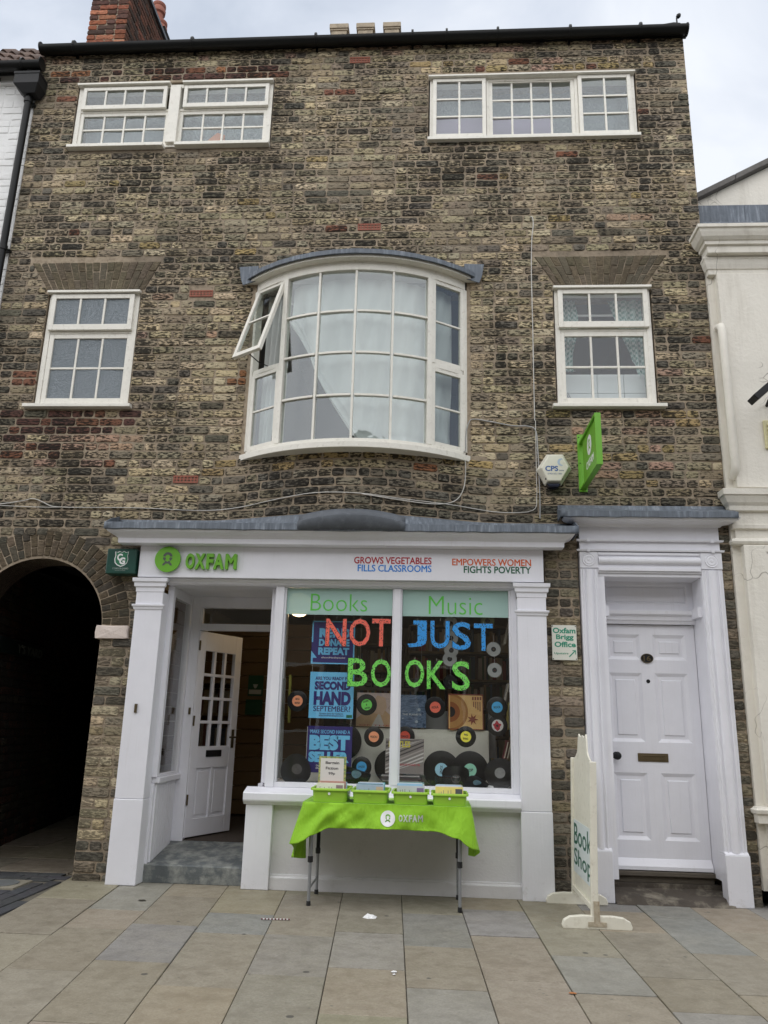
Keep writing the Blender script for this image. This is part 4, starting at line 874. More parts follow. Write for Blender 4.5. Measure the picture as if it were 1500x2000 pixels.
for i in range(3):
    for j in range(4): mb = MB(); mb.box(gx[i] + .013, gx[i + 1] - .013, .018, .022, gz[j] + .012, gz[j + 1] - .012); mb.xf(leaf); build('pane', mb, 'shop_glass', SDR)
mb = MB(); mb.box(.21, .43, -.006, .002, .925, .985); mb.xf(leaf); build('letterbox', mb, 'black_iron', SDR, bevel=.003)
mb = MB(); mb.box(.565, .60, -.006, .001, 1.00, 1.17); mb.cyl((.582, -.001, 1.10), (.582, -.055, 1.10), .009, n=10); mb.cyl((.582, -.052, 1.10), (.48, -.052, 1.10), .009, n=10); mb.xf(leaf); build('handle', mb, 'brass', SDR)
mb = MB()
for z in (.52, 1.2, 1.88): mb.cyl((0, -.006, z), (0, -.006, z + .09), .008, n=8)
mb.xf(leaf); build('hinge', mb, 'brass', SDR)
# shop interior shell
mb = MB(); mb.add([(-2.80, .345, .22), (1.15, .345, .22), (1.15, 5.0, .22), (-2.80, 5.0, .22), (-2.80, .345, 2.62), (1.15, .345, 2.62), (1.15, 5, 2.62), (-2.80, 5, 2.62)], [(2, 3, 7, 6), (1, 2, 6, 5), (0, 4, 7, 3), (4, 5, 6, 7)]); build('shop_interior_wall', mb, 'wall_in', BLD)
mb = MB(); mb.box(-2.79, 1.14, .661, 5.0, .18, .236); build('shop_floor', mb, 'floor_in', BLD)
for i in range(14): mb = MB(); mb.box(-2.62, -1.22, 2.50, 2.52, .26 + i * .15, .26 + i * .15 + .142); build('slat', mb, 'slat', BLD)
for i in range(12): mb = MB(); mb.box(-2.75, -2.73, .40, 2.5, .80 + i * .145, .80 + i * .145 + .137); build('slat', mb, 'slat', BLD)
mb = MB(); mb.box(-1.24, -1.20, 2.40, 2.55, .236, 2.62); build('slat_edge', mb, 'shelf', BLD)

# ================================================================== number 16: pilastered door case and panelled door
DC = part('door_case', (1.82, -.03, 1.5), BLD)
for s, xa, xb in ((1, 1.240, 1.385), (-1, 2.236, 2.405)):
    mb = MB(); mb.box(xa, xb, -.035, .06, .375, 2.565)
    wx = (xb - xa); 
    for k0, k1, r in ((.10, .22, .010), (.30, .70, .022), (.78, .90, .010)):
        n = 10; a, b = xa + wx * k0, xa + wx * k1
        P = [(a, -.034)] + [((a + b) / 2 - (b - a) / 2 * math.cos(R(180 * i / n)), -.035 - r * math.sin(R(180 * i / n))) for i in range(n + 1)] + [(b, -.034)]
        mb.prism(P, .376, 2.555, 'xy')
    build('jamb_pilaster', mb, 'paint', DC, smooth=50)
    mb = MB(); mb.box(xa - .008, xb + .008, -.065, .06, .0, .365); mb.prism([(-.066, .365), (-.036, .385), (.06, .385), (.06, .365)], xa - .006, xb + .006, 'yz'); build('plinth', mb, 'paint', DC, bevel=.006)
    cx = (xa + xb) / 2; mb = MB(); mb.box(xa - .002, xb + .002, -.045, .06, 2.567, 2.705); mb.lathe([(.056, -.047), (.052, -.052), (.046, -.049), (.040, -.049), (.036, -.052), (.014, -.050), (.010, -.053)], (cx, 0, 2.636), (0, 1, 0), 24)
    build('rosette_block', mb, 'paint', DC, bevel=.002)
mb = MB()
mb.box(1.387, 2.234, -.035, .06, 2.53, 2.705)
P = [(-.034, 2.60)] + [(-.035 - .028 * math.sin(R(18 * i)), 2.632 - .032 * math.cos(R(18 * i))) for i in range(11)] + [(-.034, 2.664)]
mb.prism(P, 1.392, 2.229, 'yz'); mb.box(1.392, 2.229, -.05, -.034, 2.545, 2.572); mb.box(1.392, 2.229, -.046, -.034, 2.68, 2.70); build('lintel', mb, 'paint', DC, bevel=.002)
mb = MB(); mb.box(1.243, 2.402, -.03, .06, 2.708, 2.945); build('frieze', mb, 'paint', DC)
for z0, z1 in ((2.708, 2.728), (2.795, 2.813)):
    mb = MB(); mb.moulding([(0, z0), (.026, z0 + .002), (.030, z1 - .002), (0, z1)], 1.243, 2.402, -.029)
    for x in (1.31, 2.335): mb.box(x - .012, x + .012, -.066, -.05, z0 - .006, z1 + .004)
    build('fillet', mb, 'paint', DC, bevel=.0015)
mb = MB(); mb.moulding([(0, 2.925), (.018, 2.927), (.028, 2.94), (.10, 2.952), (.13, 2.965), (.145, 2.985), (0, 2.987)], 1.243, 2.402, -.03); build('hood_moulding', mb, 'paint', DC, bevel=.002)
mb = MB(); V, F = [], []; nx = 22
for i in range(nx + 1):
    x = 1.075 + (2.515 - 1.075) * i / nx; wv = jit(.003); z = 2.99 - .0 * i
    V += [(x, -.185, 2.972 + wv), (x, -.198, 2.975 + wv), (x, -.197, 3.022 + wv), (x, -.16, 3.034), (x, -.01 - .004 * (i % 2), 3.085 + .01 * math.sin(i * .4)), (x, -.004, 3.12)]
for i in range(nx): F += [(i * 6 + k, i * 6 + k + 1, i * 6 + 7 + k, i * 6 + 6 + k) for k in range(5)]
mb.add(V, F); build('lead_hood', mb, 'lead', DC, smooth=35, solid=.006)
mb = MB(); mb.prism([(-.19, 2.976), (-.19, 3.024), (-.01, 3.085), (-.01, 2.976)], 1.068, 1.078, 'yz'); mb.prism([(-.19, 2.976), (-.19, 3.024), (-.01, 3.085), (-.01, 2.976)], 2.512, 2.522, 'yz'); build('lead_hood', mb, 'lead', DC)
# reveals, panelled transom and shelf
mb = MB(); mb.box(1.386, 1.44, -.018, .33, .16, 2.4995); mb.box(2.232, 2.27, -.018, .33, .16, 2.4995); mb.box(1.386, 2.27, -.018, .33, 2.50, 2.532); build('reveal', mb, 'paint', DC, bevel=.002)
def raised(mb, x0, x1, z0, z1, y, rec=.016, b=.028, fl=.055):
    """sunk moulding then a bevelled raised field, open at the back"""
    L = [(0, y), (b, y + rec), (fl, y + rec), (fl + .006, y + rec - .010)]
    V = [(X, yy, Z) for d, yy in L for X, Z in ((x0 + d, z0 + d), (x1 - d, z0 + d), (x1 - d, z1 - d), (x0 + d, z1 - d))]
    mb.add(V, [(i * 4 + k, i * 4 + (k + 1) % 4, i * 4 + 4 + (k + 1) % 4, i * 4 + 4 + k) for i in range(3) for k in range(4)] + [(12, 13, 14, 15)])
TR = MB(); TR.box(1.44, 2.232, .235, .30, 2.255, 2.31); TR.box(1.44, 2.232, .235, .30, 2.475, 2.50); TR.box(1.44, 1.475, .236, .30, 2.31, 2.475); TR.box(2.185, 2.232, .236, .30, 2.31, 2.475)
raised(TR, 1.475, 2.185, 2.31, 2.475, .236, .012, .012, .02); build('transom_panel', TR, 'paint', DC)
mb = MB(); mb.prism([(.24, 2.135), (.215, 2.137), (.205, 2.16), (.195, 2.168), (.19, 2.20), (.165, 2.215), (.16, 2.245), (.24, 2.255)], 1.44, 2.232, 'yz')
mb.box(1.4405, 1.475, .02, .24, 2.175, 2.26); mb.box(2.197, 2.2315, .02, .24, 2.175, 2.26); build('transom_shelf', mb, 'paint', DC, bevel=.002)
FD = part('front_door', (1.84, .27, 1.15), BLD)
cols = ((1.494, 1.768), (1.873, 2.150)); rows = ((.412, .926), (1.167, 1.728), (1.837, 2.050)); y = .25
fd = MB(); X = [1.445, 1.494, 1.768, 1.873, 2.150, 2.228]; Z = [.195, .412, .926, 1.167, 1.728, 1.837, 2.050, 2.132]
for i in (0, 2, 4): fd.box(X[i], X[i + 1], y, y + .045, Z[0], Z[-1])
for j in (0, 2, 4, 6):
    for i in (1, 3): fd.box(X[i], X[i + 1], y + .0006, y + .045, Z[j], Z[j + 1])
build('leaf', fd, 'paint', FD)
for c0, c1 in cols:
    for r0, r1 in rows: mb = MB(); raised(mb, c0, c1, r0, r1, y + .0005); build('panel', mb, 'paint', FD)
mb = MB(); mb.prism([(y, .28), (y - .006, .275), (y - .04, .225), (y - .04, .196), (y, .196)], 1.446, 2.227, 'yz'); build('weatherboard', mb, 'paint', FD, bevel=.003)
mb = MB(); mb.prism([(1.82 + .052 * math.cos(R(a)), 1.85 + .040 * math.sin(R(a))) for a in range(0, 360, 12)], y - .008, y); npl = build('number_plate', mb, 'black_iron', FD, bevel=.002)
mb = MB(); n = 30; P = [(1.82 + .049 * math.cos(R(a)), y - .0095, 1.85 + .037 * math.sin(R(a))) for a in range(0, 361, 12)]; mb.tube(P, .0028, 6); mb.join(text_mb('16', 1.790, 1.850, 1.828, 1.872, y - .0105, .003, bold=.02)); build('number', mb, 'brass', npl)
mb = MB(); mb.lathe([(.016, .0), (.016, -.004), (.011, -.006), (.010, -.003)], (1.819, y, 1.660), (0, 1, 0), 16); build('spyhole', mb, 'black_iron', FD)
mb = MB(); mb.lathe([(.014, .0), (.014, -.004), (.004, -.006)], (1.466, y, 1.421), (0, 1, 0), 14); build('keyhole', mb, 'black_iron', FD)
mb = MB(); mb.lathe([(.030, .0), (.030, -.005), (.014, -.012), (.011, -.03), (.026, -.042), (.032, -.056), (.026, -.068), (.010, -.074)], (1.522, y, 1.056), (0, 1, 0), 20); build('door_knob', mb, 'black_iron', FD, smooth=40)
mb = MB(); mb.lathe([(.012, .0), (.012, -.01)], (1.452, y, 1.045), (0, 1, 0), 12); build('keyhole', mb, 'black_iron', FD)
mb = MB(); mb.box(1.697, 1.943, y - .006, y, 1.013, 1.080); lb = build('letterbox', mb, 'brass', FD, bevel=.003)
mb = MB(); mb.box(1.716, 1.924, y - .009, y - .006, 1.027, 1.066); mb.box(1.722, 1.918, y - .014, y - .009, 1.058, 1.064); build('flap', mb, 'brass', lb, bevel=.002)
TH = part('threshold', (1.84, .15, .1), BLD)
mb = MB(); mb.box(1.442, 2.232, .195, .33, .155, .190); build('timber_sill', mb, 'oldwood', TH, bevel=.006)
mb = MB(); mb.box(1.445, 2.23, .225, .33, .105, .154); build('timber_sill', mb, 'oldwood', TH, bevel=.004)
st = MB(); V, F = [], []; nx, ny = 18, 6
for j in range(ny + 1):
    for i in range(nx + 1):
        u = i / nx; v = j / ny; x = 1.40 + .875 * u; wear = .022 * math.exp(-((u - .5) / .3) ** 2)
        V.append((x, -.075 - .02 * math.sin(u * 3.1) + jit(.004) + .40 * v if j else -.085 - .02 * math.sin(u * 3.1) + jit(.006), (.052 if j else 0.0) - (wear if j in (1, 2, 3) else 0) + (.04 * (v ** 2) if j else 0) + jit(.002)))
st.add(V, [(j * (nx + 1) + i, j * (nx + 1) + i + 1, (j + 1) * (nx + 1) + i + 1, (j + 1) * (nx + 1) + i) for j in range(ny) for i in range(nx)]); build('worn_step', st, 'stepstone', TH, smooth=50)
mb = MB(); mb.box(1.40, 2.275, .20, .34, .0, .104); build('brick_footing', mb, 'stepstone', TH)

# ================================================================== passage behind the arch
PG = part('passage', (-3.8, 3, 1.2), BLD)
wl = lambda y: -4.06 - .165 * (y - .34)
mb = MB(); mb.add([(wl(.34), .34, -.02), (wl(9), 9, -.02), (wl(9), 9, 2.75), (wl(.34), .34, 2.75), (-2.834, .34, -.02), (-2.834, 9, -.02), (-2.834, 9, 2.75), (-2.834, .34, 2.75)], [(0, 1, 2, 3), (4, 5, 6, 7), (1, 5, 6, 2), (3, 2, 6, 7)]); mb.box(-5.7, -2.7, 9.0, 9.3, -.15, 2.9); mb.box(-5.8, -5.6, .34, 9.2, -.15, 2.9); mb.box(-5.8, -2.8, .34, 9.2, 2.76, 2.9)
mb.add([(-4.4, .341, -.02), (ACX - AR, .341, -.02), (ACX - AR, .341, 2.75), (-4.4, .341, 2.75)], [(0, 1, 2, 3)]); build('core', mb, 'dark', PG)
pb = MB()
for i in range(32):
    z0 = i * PITCH; y = .30 if i % 2 else .36
    while y < 5.2:
        L = .112 if random.random() < .4 else .225
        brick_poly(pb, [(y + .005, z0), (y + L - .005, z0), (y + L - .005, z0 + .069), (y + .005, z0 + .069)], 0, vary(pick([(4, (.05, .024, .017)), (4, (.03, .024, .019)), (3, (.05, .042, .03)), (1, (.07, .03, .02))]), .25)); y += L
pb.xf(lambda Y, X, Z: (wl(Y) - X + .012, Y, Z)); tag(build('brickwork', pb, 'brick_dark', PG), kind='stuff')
vm = MB()                                                     # soffit of the vault
for a in range(-90, 90, 6):
    vm.add([(ACX + AR * math.sin(R(k)), yy, ACZ + AR * math.cos(R(k))) for k, yy in ((a, .011), (a + 6, .011), (a + 6, .35), (a, .35))], [(0, 1, 2, 3)])
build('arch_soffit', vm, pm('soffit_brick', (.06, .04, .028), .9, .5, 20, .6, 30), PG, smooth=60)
SG = thing('yard_sign', (wl(1.3) + .03, 1.3, 1.905), "black YARD nameplate in white capitals on the passage wall", 'sign')
b_ = MB(); b_.box(-.65, .65, 0, .02, -.075, .075)
tx = text_mb("Y'S YARD", -.16, .60, -.045, .045, -.002, .002, bold=.01)
def onwall(x, y, z): return (wl(1.30 + x) + .035 - y, 1.30 + x, 1.905 + z)
b_.xf(onwall); tx.xf(onwall); build('plate', b_, pm('black_sign_enamel', (.012, .02, .018), .4, .2, 8, 0), SG); build('lettering', tx, pm('dulled_sign_white', (.25, .27, .25), .6, .3, 20, 0), SG)

# ================================================================== neighbours
WB = thing('white_building', (-6, .2, 0), 'white painted brick house with brown pantile roof at the left edge', 'building')
mb = MB(); mb.box(-9, -4.224, .012, 5, 2.80, 7.80); mb.box(-9, -5.75, .012, 5, -.05, 2.80); mb.box(-5.75, -4.224, .012, .30, -.05, 2.80); build('wall', mb, 'whitewash', WB)
wbr = MB()                                                     # painted brickwork beyond the strip in view
for i in range(97):
    z0 = i * PITCH - .0065; x = -4.222; k = i % 2
    while x > -8.9:
        L = .112 if k else .225; k = 1 - k
        if x < -4.95 or z0 < 4.8: brick_poly(wbr, [(x - L + .003, z0), (x - .003, z0), (x - .003, z0 + .0755), (x - L + .003, z0 + .0755)], .0085, None, rnd=.006, jt=.0012, rough=.002)
        x -= L
tag(build('brickwork', wbr, 'whitewash', WB), kind='stuff')
for i in range(38):
    z0 = 4.85 + i * PITCH; x = -4.222; k = i % 2
    while x > -4.95:
        L = .112 if k else .225; k = 1 - k if random.random() < .8 else k
        mb = MB(); brick_poly(mb, [(x - L + .003, z0), (x - .003, z0), (x - .003, z0 + .0745), (x - L + .003, z0 + .0755)], .0085, (.7, .7, .7), rnd=.006, jt=.0012, rough=.002); build('brick', mb, 'whitewash', WB); x -= L
mb = MB(); mb.prism([(-.10, 7.82), (1.02, 9.17), (1.02, 9.10), (-.03, 7.80)], -9, -4.2, 'yz'); mb.prism([(1.02, 9.17), (3, 7.8), (3, 7.7), (1.02, 9.1)], -9, -4.2, 'yz'); rf = build('roof', mb, 'dark', WB)
pit = math.atan2(1.35, 1.12); cp, sp = math.cos(pit), math.sin(pit)
for r in range(6):
    for c in range(6):
        x0 = -4.16 - c * .235; d0 = -.09 + r * .28; mb = MB(); n = 10; V = []
        for j, dd in enumerate((0, .33)):
            for i in range(n + 1):
                u = i / n; h = .045 * math.sin(u * 2 * math.pi) + .012 * math.sin(u * 4 * math.pi); lift = .035 - .03 * j + jit(.002)
                for th in (0, .016): V.append((x0 - .25 * u, -.10 + (d0 + dd) * cp - (h + lift - th) * sp, 7.83 + (d0 + dd) * sp + (h + lift - th) * cp))
        m_ = 2 * (n + 1); F = []
        for i in range(n):
            F += [(2 * i, 2 * i + 2, m_ + 2 * i + 2, m_ + 2 * i), (2 * i + 1, m_ + 2 * i + 1, m_ + 2 * i + 3, 2 * i + 3), (2 * i, 2 * i + 1, 2 * i + 3, 2 * i + 2), (m_ + 2 * i, m_ + 2 * i + 2, m_ + 2 * i + 3, m_ + 2 * i + 1)]
        F += [(0, m_, m_ + 1, 1), (2 * n, 2 * n + 1, m_ + 2 * n + 1, m_ + 2 * n)]
        mb.add(V, F, vary((.125, .075, .055), .25)); build('pantile', mb, 'tile', rf, smooth=50)
mb = MB(); n = 8; V = []
P = [(math.cos(R(a)) * .065, math.sin(R(a)) * .065) for a in range(180, 361, 15)]; P = P + [(a * .9, b * .9) for a, b in reversed(P)]
for x in (-9, -4.10): V += [(x, -.165 + a, 7.80 + b) for a, b in P]
n = len(P); mb.add(V, [(i, (i + 1) % n, n + (i + 1) % n, n + i) for i in range(n)] + [tuple(range(n)), tuple(range(2 * n - 1, n - 1, -1))]); g2 = build('gutter', mb, 'black_plastic', WB, smooth=40)
for x in (-4.30, -4.62): mb = MB(); mb.lathe([(.068, -.01), (.071, -.008), (.071, .008), (.068, .01)], (x, -.165, 7.80), (1, 0, 0), 18); mb.box(x - .01, x + .01, -.11, .012, 7.73, 7.76); build('gutter_bracket', mb, 'black_plastic', g2)
mb = MB(); mb.cyl((-4.106, -.165, 7.80), (-4.098, -.165, 7.80), .069, n=16); build('end_cap', mb, 'black_plastic', g2)
mb = MB(); mb.box(-9, -4.224, -.03, .012, 7.70, 7.80); build('eaves_course', mb, 'whitewash', WB)
DP = part('downpipe', (-4.23, -.08, 6.4), WB)
mb = MB(); lo = [(-4.285, -.135), (-4.145, -.135), (-4.145, -.025), (-4.285, -.025)]; hi = [(-4.365, -.185), (-4.10, -.185), (-4.10, -.015), (-4.365, -.015)]
V = [(x, y, 7.475) for x, y in lo] + [(x, y, 7.56) for x, y in hi] + [(x, y, 7.67) for x, y in hi] + [(x - .006 if i in (0, 3) else x + .006, y - (.006 if i < 2 else 0), 7.672) for i, (x, y) in enumerate(hi)] + [(x - .006 if i in (0, 3) else x + .006, y - (.006 if i < 2 else 0), 7.70) for i, (x, y) in enumerate(hi)]
mb.add(V, [(i * 4 + k, i * 4 + (k + 1) % 4, i * 4 + 4 + (k + 1) % 4, i * 4 + 4 + k) for i in range(4) for k in range(4)] + [(3, 2, 1, 0), (16, 17, 18, 19)]); build('hopper', mb, 'black_iron', DP, bevel=.004)
mb = MB(); mb.cyl((-4.215, -.165, 7.74), (-4.23, -.10, 7.69), .035, n=12); build('outlet', mb, 'black_plastic', DP)
mb = MB(); mb.cyl((-4.235, -.078, 7.48), (-4.25, -.078, 0.0), .034, n=18); build('pipe', mb, 'black_plastic', DP, smooth=40)
for z in (7.40, 5.66): mb = MB(); mb.cyl((-4.236, -.078, z), (-4.236, -.078, z + .05), .041, n=18); mb.box(-4.285, -4.19, -.04, .0, z + .012, z + .036); build('pipe_clip', mb, 'black_plastic', DP, smooth=40)

CB = thing('cream_building', (4, .3, 0), 'cream stucco building with moulded cornice and string course at the right edge', 'building')
mb = MB(); mb.box(2.503, 2.575, -.03, 3.0, .12, 5.44); mb.box(2.575, 6, .0, 3.0, .12, 5.44); build('wall', mb, 'stucco', CB)
mb = MB(); mb.box(2.565, 6, -.11, -.001, 3.26, 5.30); build('upper_panel', mb, 'stucco', CB, bevel=.006)
mb = MB(); mb.box(2.568, 6, -.11, -.001, .715, 2.765); build('lower_pilaster', mb, 'stucco', CB, bevel=.006)
mb = MB(); mb.moulding([(0, 5.30), (.055, 5.302), (.06, 5.345), (.07, 5.35), (.085, 5.39), (.095, 5.435), (.10, 5.44), (.10, 5.462), (0, 5.464)], 2.555, 6, -.03); build('bed_moulding', mb, 'stucco', CB, bevel=.003)
mb = MB(); mb.moulding([(0, 5.464), (.145, 5.466), (.15, 5.47), (.152, 5.535), (.175, 5.54), (.178, 5.572), (.19, 5.576), (.215, 5.60), (.232, 5.635), (.24, 5.665), (.255, 5.668), (.257, 5.70), (0, 5.702)], 2.625, 6, -.03); build('cornice', mb, 'stucco', CB, bevel=.003)
mb = MB(); mb.box(2.42, 6, -.27, .31, 5.703, 5.725); mb.box(2.58, 6, .29, .31, 5.725, 6.31); mb.box(3.05, 3.075, .282, .292, 5.73, 6.305); build('lead_flashing', mb, 'lead', CB, bevel=.004)
mb = MB(); mb.prism([(2.58, 5.6), (5.2, 5.6), (5.2, 7.75), (2.58, 6.355)], .312, .7); build('gable', mb, 'stucco', CB)
mb = MB()
for i in range(6):
    a, b = 2.53 + i * .45, 2.53 + (i + 1) * .45 - .006; f_ = lambda x: 6.345 + (x - 2.56) * .54
    mb.prism([(a, f_(a)), (b, f_(b)), (b, f_(b) + .065), (a, f_(a) + .065)], .24, .75)
build('coping', mb, pm('grey_coping_stone', (.17, .16, .15), .85, .35, 10, .4, 50), CB, bevel=.006)
mb = MB(); mb.tube([(2.555, -.05, 4.78), (2.556, -.10, 4.765), (2.556, -.122, 4.72), (2.557, -.125, 4.6), (2.557, -.125, 3.44), (2.555, -.11, 3.40), (2.555, -.06, 3.36)], .036, 14); build('painted_pipe', mb, 'stucco', CB, smooth=50)
mb = MB(); mb.moulding([(0, 2.765), (.055, 2.767), (.072, 2.775), (.082, 2.795), (.072, 2.818), (.05, 2.826), (.03, 2.83), (.03, 2.905), (.055, 2.91), (.058, 2.945), (.045, 2.95), (.045, 3.05), (.075, 3.06), (.08, 3.10), (.10, 3.125), (.12, 3.17), (.122, 3.18), (.135, 3.185), (.138, 3.235), (0, 3.262)], 2.56, 6, -.03); build('string_course', mb, 'stucco', CB, bevel=.003)
mb = MB(); mb.moulding([(0, .60), (.085, .602), (.088, .66), (.105, .675), (.11, .70), (.09, .71), (.085, .72), (0, .724)], 2.565, 6, -.03); build('plinth_cap', mb, 'stucco', CB, bevel=.003)
mb = MB(); mb.box(2.555, 6, -.125, .0, .19, .60); build('plinth', mb, 'stucco', CB, bevel=.004)
mb = MB(); mb.box(2.55, 6, -.135, .0, .0, .19); build('black_base', mb, pm('black_plinth_paint', (.02, .02, .02), .6, .3, 10, .2), CB)
vt = MB(); vt.box(2.825, 3.08, -.135, -.11, 3.60, 3.86)
vt = build('vent', vt, pm('pale_yellow_plastic', (.62, .58, .34), .5, .1, 8, 0), CB, bevel=.008)
for i in range(5): mb = MB(); z = 3.64 + i * .04; mb.prism([(-.136, z), (-.155, z + .006), (-.136, z + .028)], 2.85, 3.06, 'yz'); build('louvre', mb, pm('pale_yellow_plastic'), vt)
BK = thing('bracket_lamp', (2.80, -.3, 4.0), 'black lamp head on an arm at the cream wall, at the right edge', 'lamp')
mb = MB(); mb.obox((2.79, -.40, 4.06), (.15, 0, .132), (0, .07, 0), (-.018, 0, .021)); build('lamp_head', mb, 'black_iron', BK, bevel=.006)
mb = MB(); mb.tube([(2.83, -.36, 4.05), (2.86, -.22, 4.02), (2.88, -.10, 4.0)], .014, 8); build('arm', mb, 'black_iron', BK)
# the terrace across the street, seen only as reflections
OB = thing('opposite_terrace', (0, -14, 0), 'brick terrace across the street, reflected in the glass', 'building')
mb = MB(); mb.box(-16, 16, -16, -12.2, -.15, 6.6); build('wall', mb, pm('terrace_brick', (.30, .25, .19), .9, .3, 3, 0), OB)
mb = MB(); mb.prism([(-12.0, 6.6), (-14.1, 8.6), (-16.2, 6.6)], -16, 16, 'yz'); build('roof', mb, 'roof', OB)
mb = MB(); mb.box(-12, 12, -12.2, -11.2, -.15, -.01); build('footway', mb, pm('kerb_granite'), OB)
for i in range(9):
    x = -14 + i * 3.4
    for z in (1.0, 4.1):
        mb = MB(); mb.box(x, x + 1.2, -12.2, -12.15, z, z + 1.6); o = build('window', mb, 'cream_paint', OB)
        mb = MB(); mb.box(x + .08, x + 1.12, -12.15, -12.14, z + .08, z + 1.52); build('pane', mb, 'dark', o)

# ================================================================== signs, boxes and cables on the front
A1 = thing('alarm_box', (-2.675, -.06, 2.55), 'dark green square alarm box with a white CG shield beside the shop fascia', 'alarm box', 'burglar alarm boxes')
mb = MB(); mb.box(-2.805, -2.545, -.125, -.005, 2.448, 2.668); mb.xf(lambda x, y, z: (x, y * (1 + .0 * z), z)); build('case', mb, 'dkgreen', A1, bevel=.008)
sh = [(-.055, .062), (-.036, .056), (-.018, .066), (0, .056), (.018, .066), (.036, .056), (.055, .062), (.050, .03), (.056, .0), (.050, -.03), (.03, -.05), (0, -.062), (-.03, -.05), (-.050, -.03), (-.056, .0), (-.050, .03)]
mb = MB(); mb.prism([(-2.675 + x * 1.08, 2.574 + z * 1.08) for x, z in sh], -.1268, -.1252); build('shield_border', mb, 'white', A1)
mb = MB(); mb.prism([(-2.673 + x * .98, 2.576 + z * .98) for x, z in sh], -.1276, -.1266); build('shield', mb, 'midgreen', A1)
mb = text_mb('C', -2.712, -2.664, 2.560, 2.622, -.1284, .0008, bold=.04); mb.join(text_mb('G', -2.690, -2.638, 2.528, 2.590, -.1290, .0008, bold=.045)); build('lettering', mb, 'white', A1)
mb = text_mb('COMPUTA-GUARD', -2.745, -2.605, 2.486, 2.500, -.1258, .0006, bold=.01); mb.join(text_mb('SECURITY SYSTEMS', -2.72, -2.63, 2.474, 2.480, -.1258, .0006)); build('lettering', mb, pm('faded_white_print', (.42, .48, .44), .6, .4, 60, 0), A1)
A2 = thing('alarm_box', (1.05, -.05, 3.43), 'ivory hexagonal bell box marked CPS with a dark lens below, beside the green hanging sign', 'alarm box', 'burglar alarm boxes')
hexo = lambda rx, rz, cx=1.05, cz=3.432: [(cx - rx, cz), (cx - rx * .42, cz + rz), (cx + rx * .55, cz + rz), (cx + rx, cz + rz * .05), (cx + rx * .38, cz - rz), (cx - rx * .55, cz - rz)]
V = []; L = [(.150, .140, -.004), (.150, .140, -.035), (.146, .136, -.042), (.118, .118, -.098)]
for a, b, y in L: V += [(x, y, z) for x, z in hexo(a, b)]
mb = MB(); mb.add(V, [(i * 6 + k, i * 6 + (k + 1) % 6, i * 6 + 6 + (k + 1) % 6, i * 6 + 6 + k) for i in range(3) for k in range(6)] + [tuple(range(6)), tuple(range(18, 24))]); build('case', mb, pm('ivory_bell_box', (.74, .72, .62), .35, .08, 12, 0, dirt=(.4, .37, .28), damt=.12), A2, bevel=.006)
mb = MB(); mb.prism([(.975, 3.293), (1.10, 3.293), (1.075, 3.262), (1.00, 3.262)], -.085, -.004); build('lens', mb, pm('dark_blue_lens', (.01, .014, .03), .15, .1, 5, 0), A2, bevel=.006)
mb = text_mb('CPS', .965, 1.075, 3.400, 3.448, -.0993, .0008, bold=.03, col=(.05, .13, .36)); mb.join(text_mb('2004', 1.082, 1.125, 3.400, 3.412, -.0993, .0008, col=(.12, .17, .3))); mb.join(text_mb('01924 821 000', .985, 1.105, 3.370, 3.384, -.0993, .0008, col=(.12, .17, .3)))
n = 14; c = (1.105, 3.482)
P = [(c[0] + .034 * math.cos(R(a)), c[1] + .034 * math.sin(R(a))) for a in range(80, 281, 20)] + [(c[0] + .012 + .026 * math.cos(R(a)), c[1] + .026 * math.sin(R(a))) for a in range(270, 89, -20)]
mb.prism(P, -.0993, -.0985, 'xz', (.45, .55, .68)); build('lettering', mb, 'tone', A2)
mb = MB()
for x in (.972, 1.108): mb.cyl((x, -.09, 3.335), (x, -.075, 3.335), .008, n=10)
build('screw_recess', mb, 'black', A2)
OS = thing('office_sign', (1.09, -.015, 1.94), 'small white plate lettered Oxfam Brigg Office with an arrow, on dark brick between the doors', 'sign')
mb = MB(); mb.box(.988, 1.190, -.022, -.016, 1.800, 2.085); build('plate', mb, pm('white_sign_plate', (.74, .74, .66), .4, .06, 8, 0, dirt=(.4, .38, .3), damt=.1), OS, bevel=.002)
g = (.03, .30, .19); mb = text_mb('Oxfam', .997, 1.182, 2.018, 2.064, -.0232, .001, bold=.03, col=g)
mb.join(text_mb('Brigg', 1.022, 1.165, 1.957, 2.009, -.0232, .001, bold=.03, col=g)); mb.join(text_mb('Office', 1.008, 1.180, 1.905, 1.950, -.0232, .001, bold=.03, col=g)); mb.join(text_mb('Upstairs', 1.004, 1.118, 1.842, 1.864, -.0232, .001, bold=.005, col=g))
mb.obox((1.150, -.0227, 1.853), (.026, 0, .026), (0, .0006, 0), (-.003, 0, .003), g); mb.box(1.152, 1.180, -.0232, -.0222, 1.875, 1.881, g); mb.box(1.174, 1.180, -.0233, -.0222, 1.848, 1.875, g); build('lettering', mb, 'tone', OS)
mb = MB()
for x in (.996, 1.182):
    for z in (1.81, 2.077): mb.cyl((x, -.025, z), (x, -.02, z), .004, n=8)
build('screw', mb, 'black_iron', OS)
HS = thing('hanging_sign', (1.30, -.3, 3.48), 'lime green double sided Oxfam sign projecting from a wall bracket', 'hanging sign')
mb = MB(); mb.box(1.263, 1.335, -.016, -.003, 3.240, 3.768); build('wall_plate', mb, 'green', HS, bevel=.002)
mb = MB(); mb.box(1.276, 1.324, -.685, -.016, 3.262, 3.282); mb.box(1.276, 1.324, -.685, -.016, 3.675, 3.695); mb.box(1.276, 1.324, -.70, -.685, 3.262, 3.695); build('frame', mb, 'green', HS, bevel=.002)
mb = MB(); mb.box(1.293, 1.307, -.684, -.09, 3.283, 3.674); build('panel', mb, 'green', HS)
